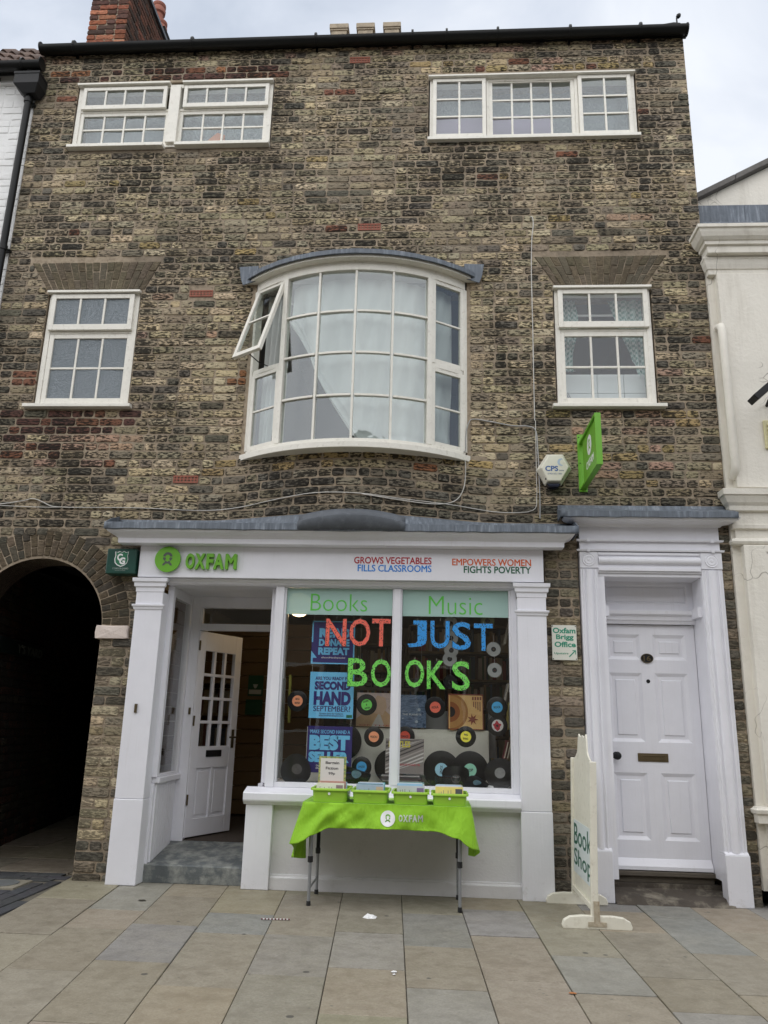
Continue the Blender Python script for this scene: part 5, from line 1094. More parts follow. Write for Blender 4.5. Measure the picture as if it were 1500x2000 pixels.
dm = MB(); dm.cyl((0, -.0005, .065), (0, .0005, .065), .085, n=36); tw = text_mb('OXFAM', -.15, .15, -.115, -.048, -.0005, .001, bold=.05); em = emblem(0, .065, .085, -.0016)
side_l = lambda x, y, z: (1.2922 + y, -.37 - x, 3.478 + z)
for q, mt, nm in ((dm, 'white', 'roundel'), (tw, 'white', 'lettering'), (em, 'green', 'emblem')): q.xf(side_l); build(nm, q, mt, HS)
mb = MB()
for x, z in ((1.276, 3.262), (1.322, 3.262), (1.276, 3.74), (1.322, 3.74), (1.28, 3.50)): mb.cyl((x, -.019, z), (x, -.015, z), .005, n=8)
build('bolt', mb, 'black_iron', HS)
def cable(pts, r, mat, label):
    mb = MB(); P = []
    for i in range(len(pts) - 1):
        p0, p1, p2, p3 = (Vector(pts[max(0, min(len(pts) - 1, k))]) for k in (i - 1, i, i + 1, i + 2))
        for t in (0, .25, .5, .75): P.append(p1 * 1 + (p2 - p0) * .5 * t + (2 * p0 - 5 * p1 + 4 * p2 - p3) * .5 * t * t + (3 * p1 - p0 - 3 * p2 + p3) * .5 * t ** 3)
    P.append(Vector(pts[-1])); Q = []
    for p in P: Q.append((p[0], (bow(p[0]) if p[1] < 3.56 else 0) - r - .007, p[1]))
    mb.tube(Q, r, 6); tag(build('cable', mb, mat, smooth=60), label, 'cable', 'cables clipped to the brick front')
cable([(-4.2, 3.09), (-3.9, 3.076), (-3.45, 3.063), (-2.67, 3.065), (-2.1, 3.045), (-1.70, 3.062), (-1.35, 3.105), (-1.0, 3.14), (-.6, 3.13), (-.25, 3.10), (.2, 3.085), (.6, 3.05), (.86, 3.07), (.898, 3.2), (.90, 3.4), (.905, 3.9)], .0036, 'cable', 'long white cable running along the brickwork above the shop cornice')
cable([(-4.2, 3.10), (-3.95, 3.085), (-3.7, 3.12), (-3.60, 3.142), (-3.5, 3.11), (-3.40, 3.07), (-3.2, 3.063)], .0045, 'cable', 'short looped white cable end at the far left above the arch')
cable([(-.6, 3.125), (-.3, 3.09), (.0, 3.078), (.18, 3.12), (.262, 3.24), (.282, 3.42), (.272, 3.545), (.262, 3.56)], .0045, 'cable', 'thin white cable dropping from the bay sill across the curved brickwork')
cable([(.258, 3.60), (.285, 3.62), (.287, 3.75), (.31, 3.87), (.355, 3.912), (.50, 3.89), (.70, 3.850), (.84, 3.845), (.905, 3.80), (.918, 3.6), (.925, 3.2), (.92, 3.0)], .0055, 'cable_grey', 'grey cable looping from the bay window corner over to the upright cable')
cable([(.898, 3.9), (.899, 4.3), (.903, 4.8), (.905, 5.4), (.918, 5.75), (.935, 5.90), (.928, 5.985), (.905, 5.99)], .005, 'cable', 'upright white cable climbing the wall left of the gingham window, hooked at its top')

# ================================================================== curtains and things seen in the upper windows
def cloth_thing(name, fn, nu, nv, mat, label, cat, group=None, solid=.0):
    mb = MB(); mb.grid(fn, nu, nv); return tag(build(name, mb, mat, smooth=80), label, cat, group)
def bayc(a, r): return BC[0] + math.sin(R(a)) * r, BC[1] - math.cos(R(a)) * r
def voile(u, v):
    a = -27 + 66 * u; low = 3.60 if a > 2 else 3.60 + (2 - a) * .041
    z = 5.20 + (low - 5.20) * v
    sw = (z - low); f = .024 * math.sin(a * .40 + sw * 5.0) * (.3 + .7 * v) + .008 * math.sin(a * 1.1 - sw * 7) + .02 * math.exp(-(sw / .10) ** 2) * math.sin(sw * 60)
    x, y = bayc(a + 1.2 * math.sin(sw * 4 + a * .2) * v * (1 - u), BR - .14 + f); return (x, y, z)
cloth_thing('curtain', voile, 120, 50, 'voile', 'large white voile drawn across the bow window with a diagonal lower edge', 'curtain', 'curtains in the upper windows')
def voile2(u, v):
    a = -40 + 9 * u * (1 - .45 * v); z = 5.20 - (5.20 - 3.62) * v; x, y = bayc(a, BR - .14 + .022 * math.sin(u * 16 + v * 2)); return (x, y, z)
cloth_thing('curtain', voile2, 26, 16, 'voile', 'narrow white voile hanging at the left side light below the open casement', 'curtain', 'curtains in the upper windows')
cloth_thing('net_curtain', lambda u, v: (-2.64 + .92 * u, .16 + .018 * math.sin(u * 40), 6.93 + .70 * v), 60, 4, 'lace', 'white patterned lace net in the right half of the top left window', 'curtain', 'curtains in the upper windows')
cloth_thing('net_curtain', lambda u, v: (-3.70 + .92 * u, .18 + .012 * math.sin(u * 30), 6.93 + .46 * v), 50, 3, 'net', 'plain pale half net in the left half of the top left window', 'curtain', 'curtains in the upper windows')
mb = MB(); mb.prism([(-2.40, 7.02), (-2.19, 7.02), (-2.185, 7.12), (-2.27, 7.15), (-2.34, 7.08)], .11, .14); tag(build('folded_cloth', mb, pm('orange_cloth', (.75, .25, .10), .9, .2, 20, .2), bevel=.012), 'orange folded cloth on the sill behind the lace net', 'cloth')
cloth_thing('net_curtain', lambda u, v: (-.04 + 1.99 * u, .22 + .012 * math.sin(u * 60), 6.93 + .70 * v), 90, 3, 'net', 'pale grey net across the whole top right window', 'curtain', 'curtains in the upper windows')
mb = MB(); mb.grid(lambda u, v: (.0 + (1.17) * u, .18 + .005 * math.sin(u * 25), 6.93 + v * (.36 if u < .0 else .40)), 40, 2); tag(build('blind', mb, 'lilac', smooth=80), 'lilac blind across the lower left of the top right window', 'blind')
def ging(side):
    def f(u, v):
        z = 5.19 - (1.19 if side < 0 else .95) * v * (1 if side < 0 else (.55 + .45 * u)) 
        wd = (.15 + .03 * math.sin(v * 9)) * (1 - .3 * max(0, v - .35) / .65) if side < 0 else .20 * (1 - .55 * v)
        x = (1.175 + wd * u) if side < 0 else 1.945 - wd * (1 - u) * 1.55
        return (x, .17 + .014 * math.sin(u * 22 + v * 3), max(z, 4.46 if side < 0 else 4.30))
    return f
cloth_thing('curtain', ging(-1), 24, 20, 'gingham', 'green gingham curtain hanging at the left of the lower right window', 'curtain', 'curtains in the upper windows')
cloth_thing('curtain', ging(1), 24, 20, 'gingham', 'frilled green gingham curtain swept up at the right of the lower right window', 'curtain', 'curtains in the upper windows')
mb = MB(); mb.cyl((1.13, .20, 5.05), (1.97, .20, 5.05), .011, n=10); tag(build('curtain_rail', mb, 'white'), 'white curtain rail across the gingham window', 'curtain rail')
AP = thing('cabinet', (1.55, .3, 4.25), 'white kitchen cabinet back standing against the lower panes of the gingham window', 'cabinet')
for a, b in ((1.15, 1.50), (1.503, 1.74), (1.743, 1.96)):
    for c, d in ((4.05, 4.235), (4.238, 4.425)): mb = MB(); mb.box(a, b, .16, .30, c, d); build('panel', mb, pm('chipped_white_enamel', (.62, .66, .66), .4, .05, 5, 0, dirt=(.05, .05, .05), damt=.03, dscale=9), AP, bevel=.003)
mb = MB(); mb.bar((1.21, .14, 4.23), (1.27, .14, 4.09), .008, .008); mb.bar((1.225, .14, 4.235), (1.285, .14, 4.095), .008, .008); tag(build('tongs', mb, 'steel'), 'thin metal tongs leaning at the lower left pane of the gingham window', 'tongs')
for (x, wd, h, lab) in ((-3.52, .05, .15, 'small white bottle behind the obscured glass, leftmost on the sill'), (-3.36, .10, .07, 'white tub behind the obscured glass beside the bottle'), (-3.12, .15, .10, 'folded white towel behind the obscured glass near the middle'), (-2.97, .10, .06, 'flat white cloth behind the obscured glass at the right')):
    mb = MB(); mb.lathe([(wd * .8, 0), (wd, h * .3), (wd * .9, h * .8), (wd * .4, h)], (x, .115 + wd * .25, 4.15), (0, 0, 1), 16); mb.xf(lambda X, Y, Z: (X, .10 + (Y - .115) * .4, Z)); tag(build('sill_item', mb, 'white', smooth=60), lab, 'household item', 'things on the obscured window sill')

# ================================================================== the table of bargain books
TB = thing('folding_table', (-.31, -.32, 0), 'folding table on grey metal legs outside the shop window', 'table')
mb = MB(); mb.box(-.885, .265, -.60, -.10, .655, .688); build('tabletop', mb, pm('grey_tabletop', (.35, .35, .34), .6, .1, 5, 0), TB, bevel=.006)
for x, y in ((-.862, -.53), (-.862, -.13), (.212, -.545), (.212, -.13)):
    mb = MB(); mb.cyl((x, y, .30), (x, y, .655), .0145, n=14); lg = build('leg', mb, 'steel' if y < -.3 else 'black_iron', TB, smooth=40)
    mb = MB(); mb.cyl((x, y, .02), (x, y, .31), .0115, n=14); build('inner_tube', mb, 'steel', lg, smooth=40)
    mb = MB(); mb.lathe([(.013, .0), (.019, .003), (.019, .04), (.015, .043)], (x, y, .285), (0, 0, 1), 14); build('collar', mb, 'black', lg)
    mb = MB(); mb.lathe([(.015, .0), (.016, .004), (.015, .03), (.012, .032)], (x, y, .0), (0, 0, 1), 14); build('foot', mb, 'black', lg)
for x in (-.862, .212): mb = MB(); mb.cyl((x, -.535, .115), (x, -.13, .115), .008, n=10); build('stretcher', mb, 'steel', TB)
# cloth: a top sheet and a skirt that hangs longer at the two ends
PTS = [(-.912, -.085), (-.912, -.615), (.280, -.615), (.280, -.085)]
def peri(s):                                                   # s in 0..3 -> point and outward normal along left side, front, right side
    k = min(int(s), 2); t = s - k; a, b = Vector(PTS[k]), Vector(PTS[k + 1]); p = a.lerp(b, t)
    n_ = [Vector((-1, 0)), Vector((0, -1)), Vector((1, 0))]; r = .045
    nn = n_[k].copy(); L = (b - a).length
    if k > 0 and t * L < r: w_ = .5 + .5 * t * L / r; nn = n_[k - 1] * (1 - w_) + n_[k] * w_
    if k < 2 and (1 - t) * L < r: w_ = .5 + .5 * (1 - t) * L / r; nn = n_[k + 1] * (1 - w_) + n_[k] * w_
    return p, nn.normalized()
def drop(s):
    f = lambda pts: next((a[1] + (b[1] - a[1]) * (lambda q: q * q * (3 - 2 * q))((s - a[0]) / (b[0] - a[0])) for a, b in zip(pts, pts[1:]) if a[0] <= s <= b[0]), .2)
    return f([(0, .36), (.35, .425), (.8, .385), (1.0, .27), (1.06, .205), (1.16, .158), (1.5, .150), (1.8, .158), (1.93, .195), (2.0, .27), (2.25, .34), (2.7, .33), (3, .29)])
def skirt(s, v):
    p, n_ = peri(s); d = drop(s); q = v * d
    corner = math.exp(-((s - 1) / .10) ** 2) + .25 * math.exp(-((s - 2) / .10) ** 2)
    fold = (.020 * math.sin(s * 9.5 + 1.3) + .012 * math.sin(s * 23 + 2 * v) + .008 * math.sin(s * 41 - 3 * v)) * v
    if 1.1 < s < 1.92: fold = (.018 * math.sin((s - 1.1) * 14 + v * 2.5) + .010 * math.sin((s - 1.1) * 31 - v * 4) + .004 * math.sin((s - 1.1) * 83 + v * 5)) * v + .004
    diag = .030 * math.sin((s - 1) * 38 + v * 6.0) * math.exp(-abs(s - 1.13) / .12) * (v * (1.1 - v) * 3) if s > 1 else 0
    out = .012 + .035 * v + .055 * corner * v + fold + diag
    if s < 1: out += .045 * v * (.6 + .4 * math.sin(s * 13))
    if s > 2: out -= .012 * v * (.5 + .5 * math.sin(s * 14))
    return (p[0] + n_[0] * out, p[1] + n_[1] * out, .701 - .012 * (1 - math.exp(-v * 30)) - q * (1 - .02 * v))
tbm = MB(); NS, NV = 210, 26
tbm.grid(lambda u, v: skirt(u * 3, v), NS, NV)
def topf(u, v):
    x = PTS[0][0] + (PTS[3][0] - PTS[0][0]) * u; y = -.615 + .53 * v
    return (x, y, .7012 + .003 * math.sin(x * 17 + y * 11) * min(1, 4 * min(u, 1 - u, v, 1 - v + .3)))
tbm.grid(topf, 60, 20)
rim = []
for i in range(NS + 1):
    p, n_ = peri(i / NS * 3); rim.append((p[0], p[1], .7012))
b = len(tbm.v); tbm.v += rim; tbm.f += [(b + i, b + i + 1, i + 1, i) for i in range(NS)]; tbm.c += [None] * NS
CL = tag(build('tablecloth', tbm, 'cloth', smooth=80, solid=.003), 'creased lime green cloth with a white Oxfam roundel draped over the table', 'tablecloth')
def on_skirt(x, z):
    s = 1 + (x - PTS[1][0]) / (PTS[2][0] - PTS[1][0]); v = (.690 - z) / drop(s); return min(skirt(s + q_, max(0, v + w_))[1] for q_ in (-.004, 0, .004) for w_ in (-.03, 0, .03)) - .0038
def wrap(mb, off=0.0): mb.xf(lambda x, y, z: (x, on_skirt(x, z) - off, z)); return mb
rd = MB(); C0, rr = (-.302, .612), .052
rd.add([C0[:1] + (0,) + C0[1:]] + [(C0[0] + rr * k / 4 * math.cos(R(a)), 0, C0[1] + rr * k / 4 * math.sin(R(a))) for k in range(1, 5) for a in range(0, 360, 10)],
       [(0, 1 + i, 1 + (i + 1) % 36) for i in range(36)] + [(1 + k * 36 + i, 1 + k * 36 + (i + 1) % 36, 37 + k * 36 + (i + 1) % 36, 37 + k * 36 + i) for k in range(3) for i in range(36)])
build('roundel', wrap(rd), 'white', CL); e_ = emblem(C0[0], C0[1], .047, 0, d=.0002); build('emblem', wrap(e_, .0012), 'green', CL)
tw = MB()
for i, (ch, a, b) in enumerate((('O', 0, .165), ('X', .185, .385), ('F', .415, .56), ('A', .565, .765), ('M', .80, 1.0))): tw.join(text_mb(ch, -.225 + .172 * a, -.225 + .172 * b, .594, .640, 0, .0003, bold=.05))
build('lettering', wrap(tw, .0008), 'white', CL)

def rr_loop(x0, x1, y0, y1, r, z, n=5):
    out = []
    for cx, cy, a0 in ((x1 - r, y1 - r, 0), (x0 + r, y1 - r, 90), (x0 + r, y0 + r, 180), (x1 - r, y0 + r, 270)):
        out += [(cx + r * math.cos(R(a0 + 90 * i / n)), cy + r * math.sin(R(a0 + 90 * i / n)), z) for i in range(n + 1)]
    return out
TUBS = (((-.855, -.610), (-.873, -.590), 'leftmost lime green tub, holding cheap paperbacks and the price sign'), ((-.560, -.315), (-.579, -.296), 'lime green tub of teal and blue paperbacks, second from the left'), ((-.262, -.022), (-.284, -.008), 'lime green tub of pale blue and grey paperbacks, third from the left'), ((.020, .256), (.004, .274), 'rightmost lime green tub, with a yellow book in front'))
BOOKS = [((.86, .82, .68), (.78, .72, .60), (.30, .22, .25)), ((.42, .50, .62), (.16, .56, .56), (.70, .52, .42)), ((.68, .68, .74), (.42, .68, .85), (.30, .22, .45)), ((.88, .72, .20), (.42, .62, .82), (.10, .10, .11))]
ORD = ['first', 'second', 'third', 'fourth', 'fifth', 'sixth', 'seventh', 'eighth', 'ninth', 'tenth', 'eleventh', 'twelfth', 'thirteenth', 'fourteenth', 'fifteenth', 'sixteenth', 'seventeenth', 'eighteenth']
for k, ((bx0, bx1), (tx0, tx1), lab) in enumerate(TUBS):
    TU = thing('book_tub', ((tx0 + tx1) / 2, -.43, .705), lab, 'tub', 'green tubs on the table')
    yb0, yb1, yt0, yt1, zb, zt = -.600, -.315, -.622, -.295, .7045, .800 - k * .004
    lp = [rr_loop(bx0, bx1, yb0, yb1, .035, zb), rr_loop(tx0 + .013, tx1 - .013, yt0 + .013, yt1 - .013, .035, zt - .016), rr_loop(tx0, tx1, yt0, yt1, .03, zt - .016), rr_loop(tx0, tx1, yt0, yt1, .03, zt - .002), rr_loop(tx0 + .002, tx1 - .002, yt0 + .002, yt1 - .002, .03, zt), rr_loop(tx0 + .015, tx1 - .015, yt0 + .015, yt1 - .015, .03, zt - .001), rr_loop(bx0 + .004, bx1 - .004, yb0 + .004, yb1 - .004, .033, zb + .004)]
    n = len(lp[0]); mb = MB(); mb.add([p for L in lp for p in L], [(i * n + j, i * n + (j + 1) % n, (i + 1) * n + (j + 1) % n, (i + 1) * n + j) for i in range(6) for j in range(n)] + [tuple(range(n)), tuple(range(6 * n, 7 * n))]); build('tub', mb, 'tub', TU, smooth=50)
    xm = (bx0 + bx1) / 2; mb = MB(); P = [(xm - .002 + .011 * math.cos(a) * random.uniform(.6, 1), .763 - k * .003 + .011 * math.sin(a) * random.uniform(.6, 1)) for a in [i * .7 for i in range(9)]]
    mb.prism(P, -.6185, -.6175); build('torn_sticker', mb, 'white' if k != 1 else 'tub', TU)
    front, alt, dark = BOOKS[k]; y = -.592; i = 0; names = ('cream', 'grey blue', 'pale grey', 'yellow')
    while y < -.335:
        t_ = random.uniform(.014, .030); w_ = random.uniform(.165, .200) if i else .200; h = random.uniform(.10, .128) if i else .118
        x0 = xm - .105 + random.uniform(0, .205 - w_); cn, c = ('', front) if i == 0 else random.choice([(('sand', 'teal', 'light blue', 'light blue')[k], alt), (names[k], front), ('off white', (.8, .78, .72)), ('pale grey', (.7, .7, .68)), ('dark navy', (.16, .16, .26)), ('brick red', (.62, .34, .28)), ('pale blue', (.45, .65, .75)), ('grey green', (.25, .45, .45))]); c = vary(c, .12)
        z0 = zb + .010 + jit(.003); lean = random.uniform(-.05, .16)
        cov = MB(); cov.box(x0, x0 + w_, y, y + .0012, z0, z0 + h, c); cov.box(x0, x0 + w_, y + t_ - .0012, y + t_, z0, z0 + h, c); cov.box(x0, x0 + .0012, y + .0012, y + t_ - .0012, z0, z0 + h, c)
        if i == 0: cov.box(x0 + w_ * .72, x0 + w_ * .97, y - .0006, y, z0 + h * .1, z0 + h * .9, vary(dark)); [cov.box(x0 + w_ * q, x0 + w_ * q + .004, y - .0007, y, z0 + h * .25, z0 + h * random.uniform(.6, .85), vary((.3, .28, .25))) for q in (.12, .2, .28, .45, .55)]
        pg = MB(); pg.box(x0 + .0015, x0 + w_ - .004, y + .0013, y + t_ - .0013, z0 + .003, z0 + h - .003)
        sh_ = lambda X, Y, Z: (X, Y + (Z - z0) * lean, Z)
        cov.xf(sh_); pg.xf(sh_)
        place = ('leftmost green tub', 'second green tub from the left', 'third green tub from the left', 'rightmost green tub')[k]
        o = thing('paperback', (x0 + w_ / 2, y + t_ / 2, z0), '%s paperback at the very front of the %s' % (names[k], place) if i == 0 else '%s paperback, %s from the front in the %s' % (cn, ORD[i], place), 'book', 'front books of the tubs' if i == 0 else 'paperbacks packed in the %s' % place)
        build('cover', cov, 'tone', o); build('pages', pg, 'page', o); y += t_ + .003 + max(0, 0); i += 1
PS = thing('price_sign', (-.745, -.40, .80), 'Bargain Fiction 99p card with a green patterned edge standing in the leftmost tub', 'sign')
mb = MB(); mb.box(-.852, -.642, -.372, -.368, .74, 1.012); build('backing', mb, art_mat('green_gold_patterned_card', [(.10, .22, .07), (.55, .50, .16), (.12, .25, .10), (.50, .48, .28)], 40, 0), PS)
mb = MB(); mb.box(-.838, -.660, -.3745, -.3725, .82, .998); build('card', mb, pm('white_price_card', (.74, .72, .68), .5, .05, 5, 0), PS)
mb = text_mb('Bargain', -.800, -.695, .950, .976, -.3755, .0008, bold=.02); mb.join(text_mb('Fiction', -.797, -.702, .916, .936, -.3755, .0008, bold=.02)); mb.join(text_mb('99p', -.775, -.725, .874, .898, -.3755, .0008, bold=.02)); build('lettering', mb, pm('dark_grey_ink', (.05, .05, .055), .6, .1, 5, 0), PS)

# ================================================================== freestanding board by the door
AB = thing('standing_board', (1.10, -.5, 0), 'ivory freestanding Book Shop board on two curved feet, seen edge on beside door 16', 'sign board')
tl = lambda x, y, z: (x + (z - .5) * .030, y, z)
def ab(name, mb, mat='ivory', **k): mb.xf(tl); return build(name, mb, mat, AB, **k)
mb = MB(); mb.box(1.072, 1.118, -.885, -.845, .06, 1.045); ab('post', mb, bevel=.005)
mb = MB(); mb.box(1.072, 1.118, -.150, -.112, .06, 1.045); ab('post', mb, bevel=.005)
mb = MB(); mb.box(1.074, 1.116, -.845, -.150, .105, .140); ab('rail', mb, bevel=.004)
mb = MB(); P = [(-.845, .14), (-.15, .14), (-.15, 1.045)] + [(-.15 - .16 * i / 6, 1.045 + .055 * (i / 6) ** 2) for i in range(1, 7)] + [(-.34, 1.19), (-.36, 1.225), (-.42, 1.20), (-.5, 1.215), (-.58, 1.20), (-.64, 1.225), (-.66, 1.19)] + [(-.685 - .16 * i / 6, 1.10 - .055 * (1 - (1 - i / 6) ** 2)) for i in range(0, 7)]
mb.prism(P, 1.090, 1.102, 'yz'); ab('panel', mb, bevel=.002)
mb = MB(); mb.box(1.0875, 1.0899, -.842, -.152, .235, .60); ab('paper', mb, pm('pale_blue_white_paper', (.68, .74, .75), .5, .05, 5, 0))
for wd, z0, z1 in (('Book', .43, .575), ('Shop', .225 + .03, .405)):
    mb = text_mb(wd, -.33, .33, z0, z1, -.0004, .0008, bold=.012); mb.xf(lambda x, y, z: (1.0870 + y, -.497 - x, z)); ab('lettering', mb, pm('deep_green_ink', (.004, .105, .062), .5, .1, 5, 0))
for y in (-.865, -.131):
    P = [(.872, .0), (1.318, .0), (1.322, .02), (1.31, .05), (1.27, .072), (1.2, .08), (1.0, .08), (.92, .072), (.88, .05), (.868, .02)]
    mb = MB(); mb.prism(P, y - .022, y + .022); build('foot', mb, 'ivory', AB, bevel=.005)
    s = -1 if y < -.5 else 1; mb = MB(); mb.box(1.075, 1.113, y + s * .0235, y + s * .028, .02, .17); mb.box(1.035, 1.155, y + s * .0235, y + s * .0275, .018, .045)
    for x, z in ((1.094, .15), (1.094, .10), (1.05, .032), (1.14, .032)): mb.cyl((x, y + s * .028, z), (x, y + s * .031, z), .006, n=8)
    build('bracket', mb, pm('painted_rusty_bracket', (.55, .48, .36), .6, .3, 20, .2, 60, dirt=(.16, .07, .03), damt=.4, dscale=40), AB)

# ================================================================== litter
def scrap(name, c, r, h, mat, label, cat, seed, sx=1.0):
    rnd = random.Random(seed); n = 14; V = [(c[0], c[1], h)]
    for k in (1, 2): V += [(c[0] + sx * r * k / 2 * math.cos(i * 2 * math.pi / n) * rnd.uniform(.7, 1.1), c[1] + r * k / 2 * math.sin(i * 2 * math.pi / n) * rnd.uniform(.6, 1.1), (h * rnd.uniform(.3, 1.2) if k == 1 else .0035)) for i in range(n)]
    mb = MB(); mb.add(V, [(0, 1 + i, 1 + (i + 1) % n) for i in range(n)] + [(1 + i, 1 + n + i, 1 + n + (i + 1) % n, 1 + (i + 1) % n) for i in range(n)]); tag(build(name, mb, mat, solid=.001), label, cat)
scrap('crumpled_paper', (-.40, -.82), .045, .022, 'white', 'crumpled white paper lying on the pavement in front of the table', 'litter', 1, 1.2)
scrap('paper_scrap', (-.185, -1.985), .016, .008, 'white', 'small torn white scrap on the pavement nearest the camera', 'litter', 2)
scrap('paper_scrap', (-.182, -2.03), .009, .006, 'white', 'tiny white shred beside the torn scrap near the camera', 'litter', 5)
scrap('leaf_fragment', (.71, -2.2), .014, .004, pm('rusty_leaf', (.42, .16, .05), .8, .2, 20, 0), 'small orange brown leaf fragment on a paving joint', 'litter', 3, 1.5)
scrap('leaf_fragment', (-2.05, -.58), .022, .005, pm('dark_leaf', (.05, .045, .03), .8, .2, 20, 0), 'dark flat leaf on the pavement before the entrance step', 'litter', 4, 1.4)
STW = thing('paper_straw', (-1.01, -.985, .006), 'striped red and white paper straw lying on the pavement', 'straw')
for i in range(17):
    x0 = -1.103 + i * .011; mb = MB(); mb.cyl((x0, -.996 + i * .001, .0065), (x0 + .011, -.995 + i * .001, .0065), .0045, n=10, col=(.72, .72, .70) if i % 2 else (.14, .03, .04)); build('stripe', mb, 'tone', STW)

# ================================================================== in the shop window
LET = [('N', -.899, -.724, 1.884, 2.114, 'coral', 'leftmost letter of NOT'), ('O', -.698, -.521, 1.886, 2.117, 'coral', 'between the N and the T'), ('T', -.506, -.349, 1.889, 2.120, 'coral', 'beside the window mullion'),
       ('J', -.206, -.044, 1.888, 2.112, 'blue', 'right of the window mullion'), ('U', -.012, .148, 1.882, 2.111, 'blue', 'between J and S'), ('S', .170, .327, 1.872, 2.104, 'blue', 'between U and T'), ('T', .353, .509, 1.869, 2.094, 'blue', 'last letter of JUST'),
       ('B', -.699, -.533, 1.556, 1.787, 'green', 'first letter of BOOKS'), ('O', -.505, -.337, 1.555, 1.783, 'green', 'left of the window mullion'), ('O', -.222, -.062, 1.557, 1.785, 'green', 'right of the window mullion'), ('K', -.039, .115, 1.549, 1.779, 'green', 'before the last letter of BOOKS'), ('S', .169, .317, 1.541, 1.779, 'green', 'last letter of BOOKS')]
for ch, x0, x1, z0, z1, cname, where in LET:
    t_ = thing('window_letter', ((x0 + x1) / 2, .045, (z0 + z1) / 2), '%s music print letter %s on the glass, %s' % (cname, ch, where), 'letter', 'cut out letters in the shop window')
    if ch == 'J': mb = MB(); mb.box(x0 + .05, x1 - .03, .0420, .0424, z1 - .036, z1); build('serif', mb, 'note_' + cname, t_)
    build('letter', text_mb(ch, x0, x1, z0, z1, .0425, .0012, bold=.014), 'note_' + cname, t_)
    build('border', text_mb(ch, x0 - .004, x1 + .004, z0 - .004, z1 + .004, .0440, .0008, bold=.026), 'black', t_)
    mb = MB(); mb.tube([((x0 + x1) / 2, .044, z1), ((x0 + x1) / 2 + .004, .046, z1 + .02)], .0012, 5); build('thread', mb, 'cable', t_)
def poster(label, x0, x1, z0, z1, base, ink, lines, sm=None, border=None):
    t_ = thing('poster', ((x0 + x1) / 2, .15, z0), label, 'poster', 'second hand September posters')
    mb = MB(); mb.box(x0, x1, .150, .1525, z0, z1); build('sheet', mb, base, t_)
    W_, H_ = x1 - x0, z1 - z0
    if border: mb = MB(); [mb.box(*q) for q in ((x0, x0 + .012, .1488, .1496, z0 + H_ * .5, z1), (x0, x1, .1488, .1496, z1 - .010, z1), (x1 - .012, x1, .1488, .1496, z0, z1 - .010), (x0, x1 - .012, .1488, .1496, z0, z0 + .010))]; mb.prism([(x0, z0 + .01), (x0, z0 + .11), (x0 + .05, z0 + .05), (x0 + .015, z0 + .05), (x0 + .015, z0 + .01)], .1488, .1496); build('border', mb, border, t_)
    mb = MB()
    for wd, a, b, c, d, bo in lines: mb.join(text_mb(wd, x0 + W_ * a, x0 + W_ * b, z0 + H_ * c, z0 + H_ * d, .1486, .0009, bold=bo))
    build('lettering', mb, ink, t_)
    if sm:
        mb = MB()
        for wd, a, b, c, d in sm[1]: mb.join(text_mb(wd, x0 + W_ * a, x0 + W_ * b, z0 + H_ * c, z0 + H_ * d, .1484, .0009, bold=.01))
        build('lettering', mb, sm[0], t_)
    mb = MB(); [mb.tube([(x, .151, z1), (x, .151, z1 + .075)], .0012, 5) for x in (x0 + .015, x1 - .015)]; build('thread', mb, 'cable', t_)
    return t_
poster('navy poster lettered READ DONATE REPEAT, topmost of three hung in the window', -1.031, -.660, 1.742, 2.108, 'navy', 'skyblue', [('READ', .17, .90, .61, .83, .06), ('DONATE', .17, .88, .41, .58, .055), ('REPEAT', .16, .88, .21, .38, .055)], ('white', [('#SecondHandSeptember', .24, .80, .12, .165)]), 'skyblue')
p2 = poster('light blue poster asking ARE YOU READY FOR SECOND HAND SEPTEMBER, middle of three', -1.029, -.655, 1.294, 1.674, 'skyblue', 'navy', [('ARE YOU READY FOR', .12, .96, .825, .90, .03), ('SECOND', .11, .93, .61, .80, .06), ('HAND', .10, .94, .28, .58, .06), ('SEPTEMBER?', .10, .94, .145, .265, .045)], (pm('navy_print'), [("Donate here for Oxfam's", .24, .78, .085, .12), ('#SecondHandSeptember', .23, .80, .035, .075)]))
mb = MB(); mb.box(-.710, -.662, .1485, .1496, 1.302, 1.325); build('logo_block', mb, 'midgreen', p2)
poster('navy poster lettered MAKE SECOND HAND A BEST SELLER, lowest of three', -1.029, -.654, .860, 1.230, 'navy', 'skyblue', [('MAKE SECOND HAND A', .06, .95, .84, .92, .045), ('BEST', .05, .95, .48, .81, .07), ('SELLER', .04, .94, .22, .45, .07)], ('white', [("Donate here for Oxfam's", .22, .80, .13, .17), ('#SecondHandSeptember', .21, .82, .07, .115)]))

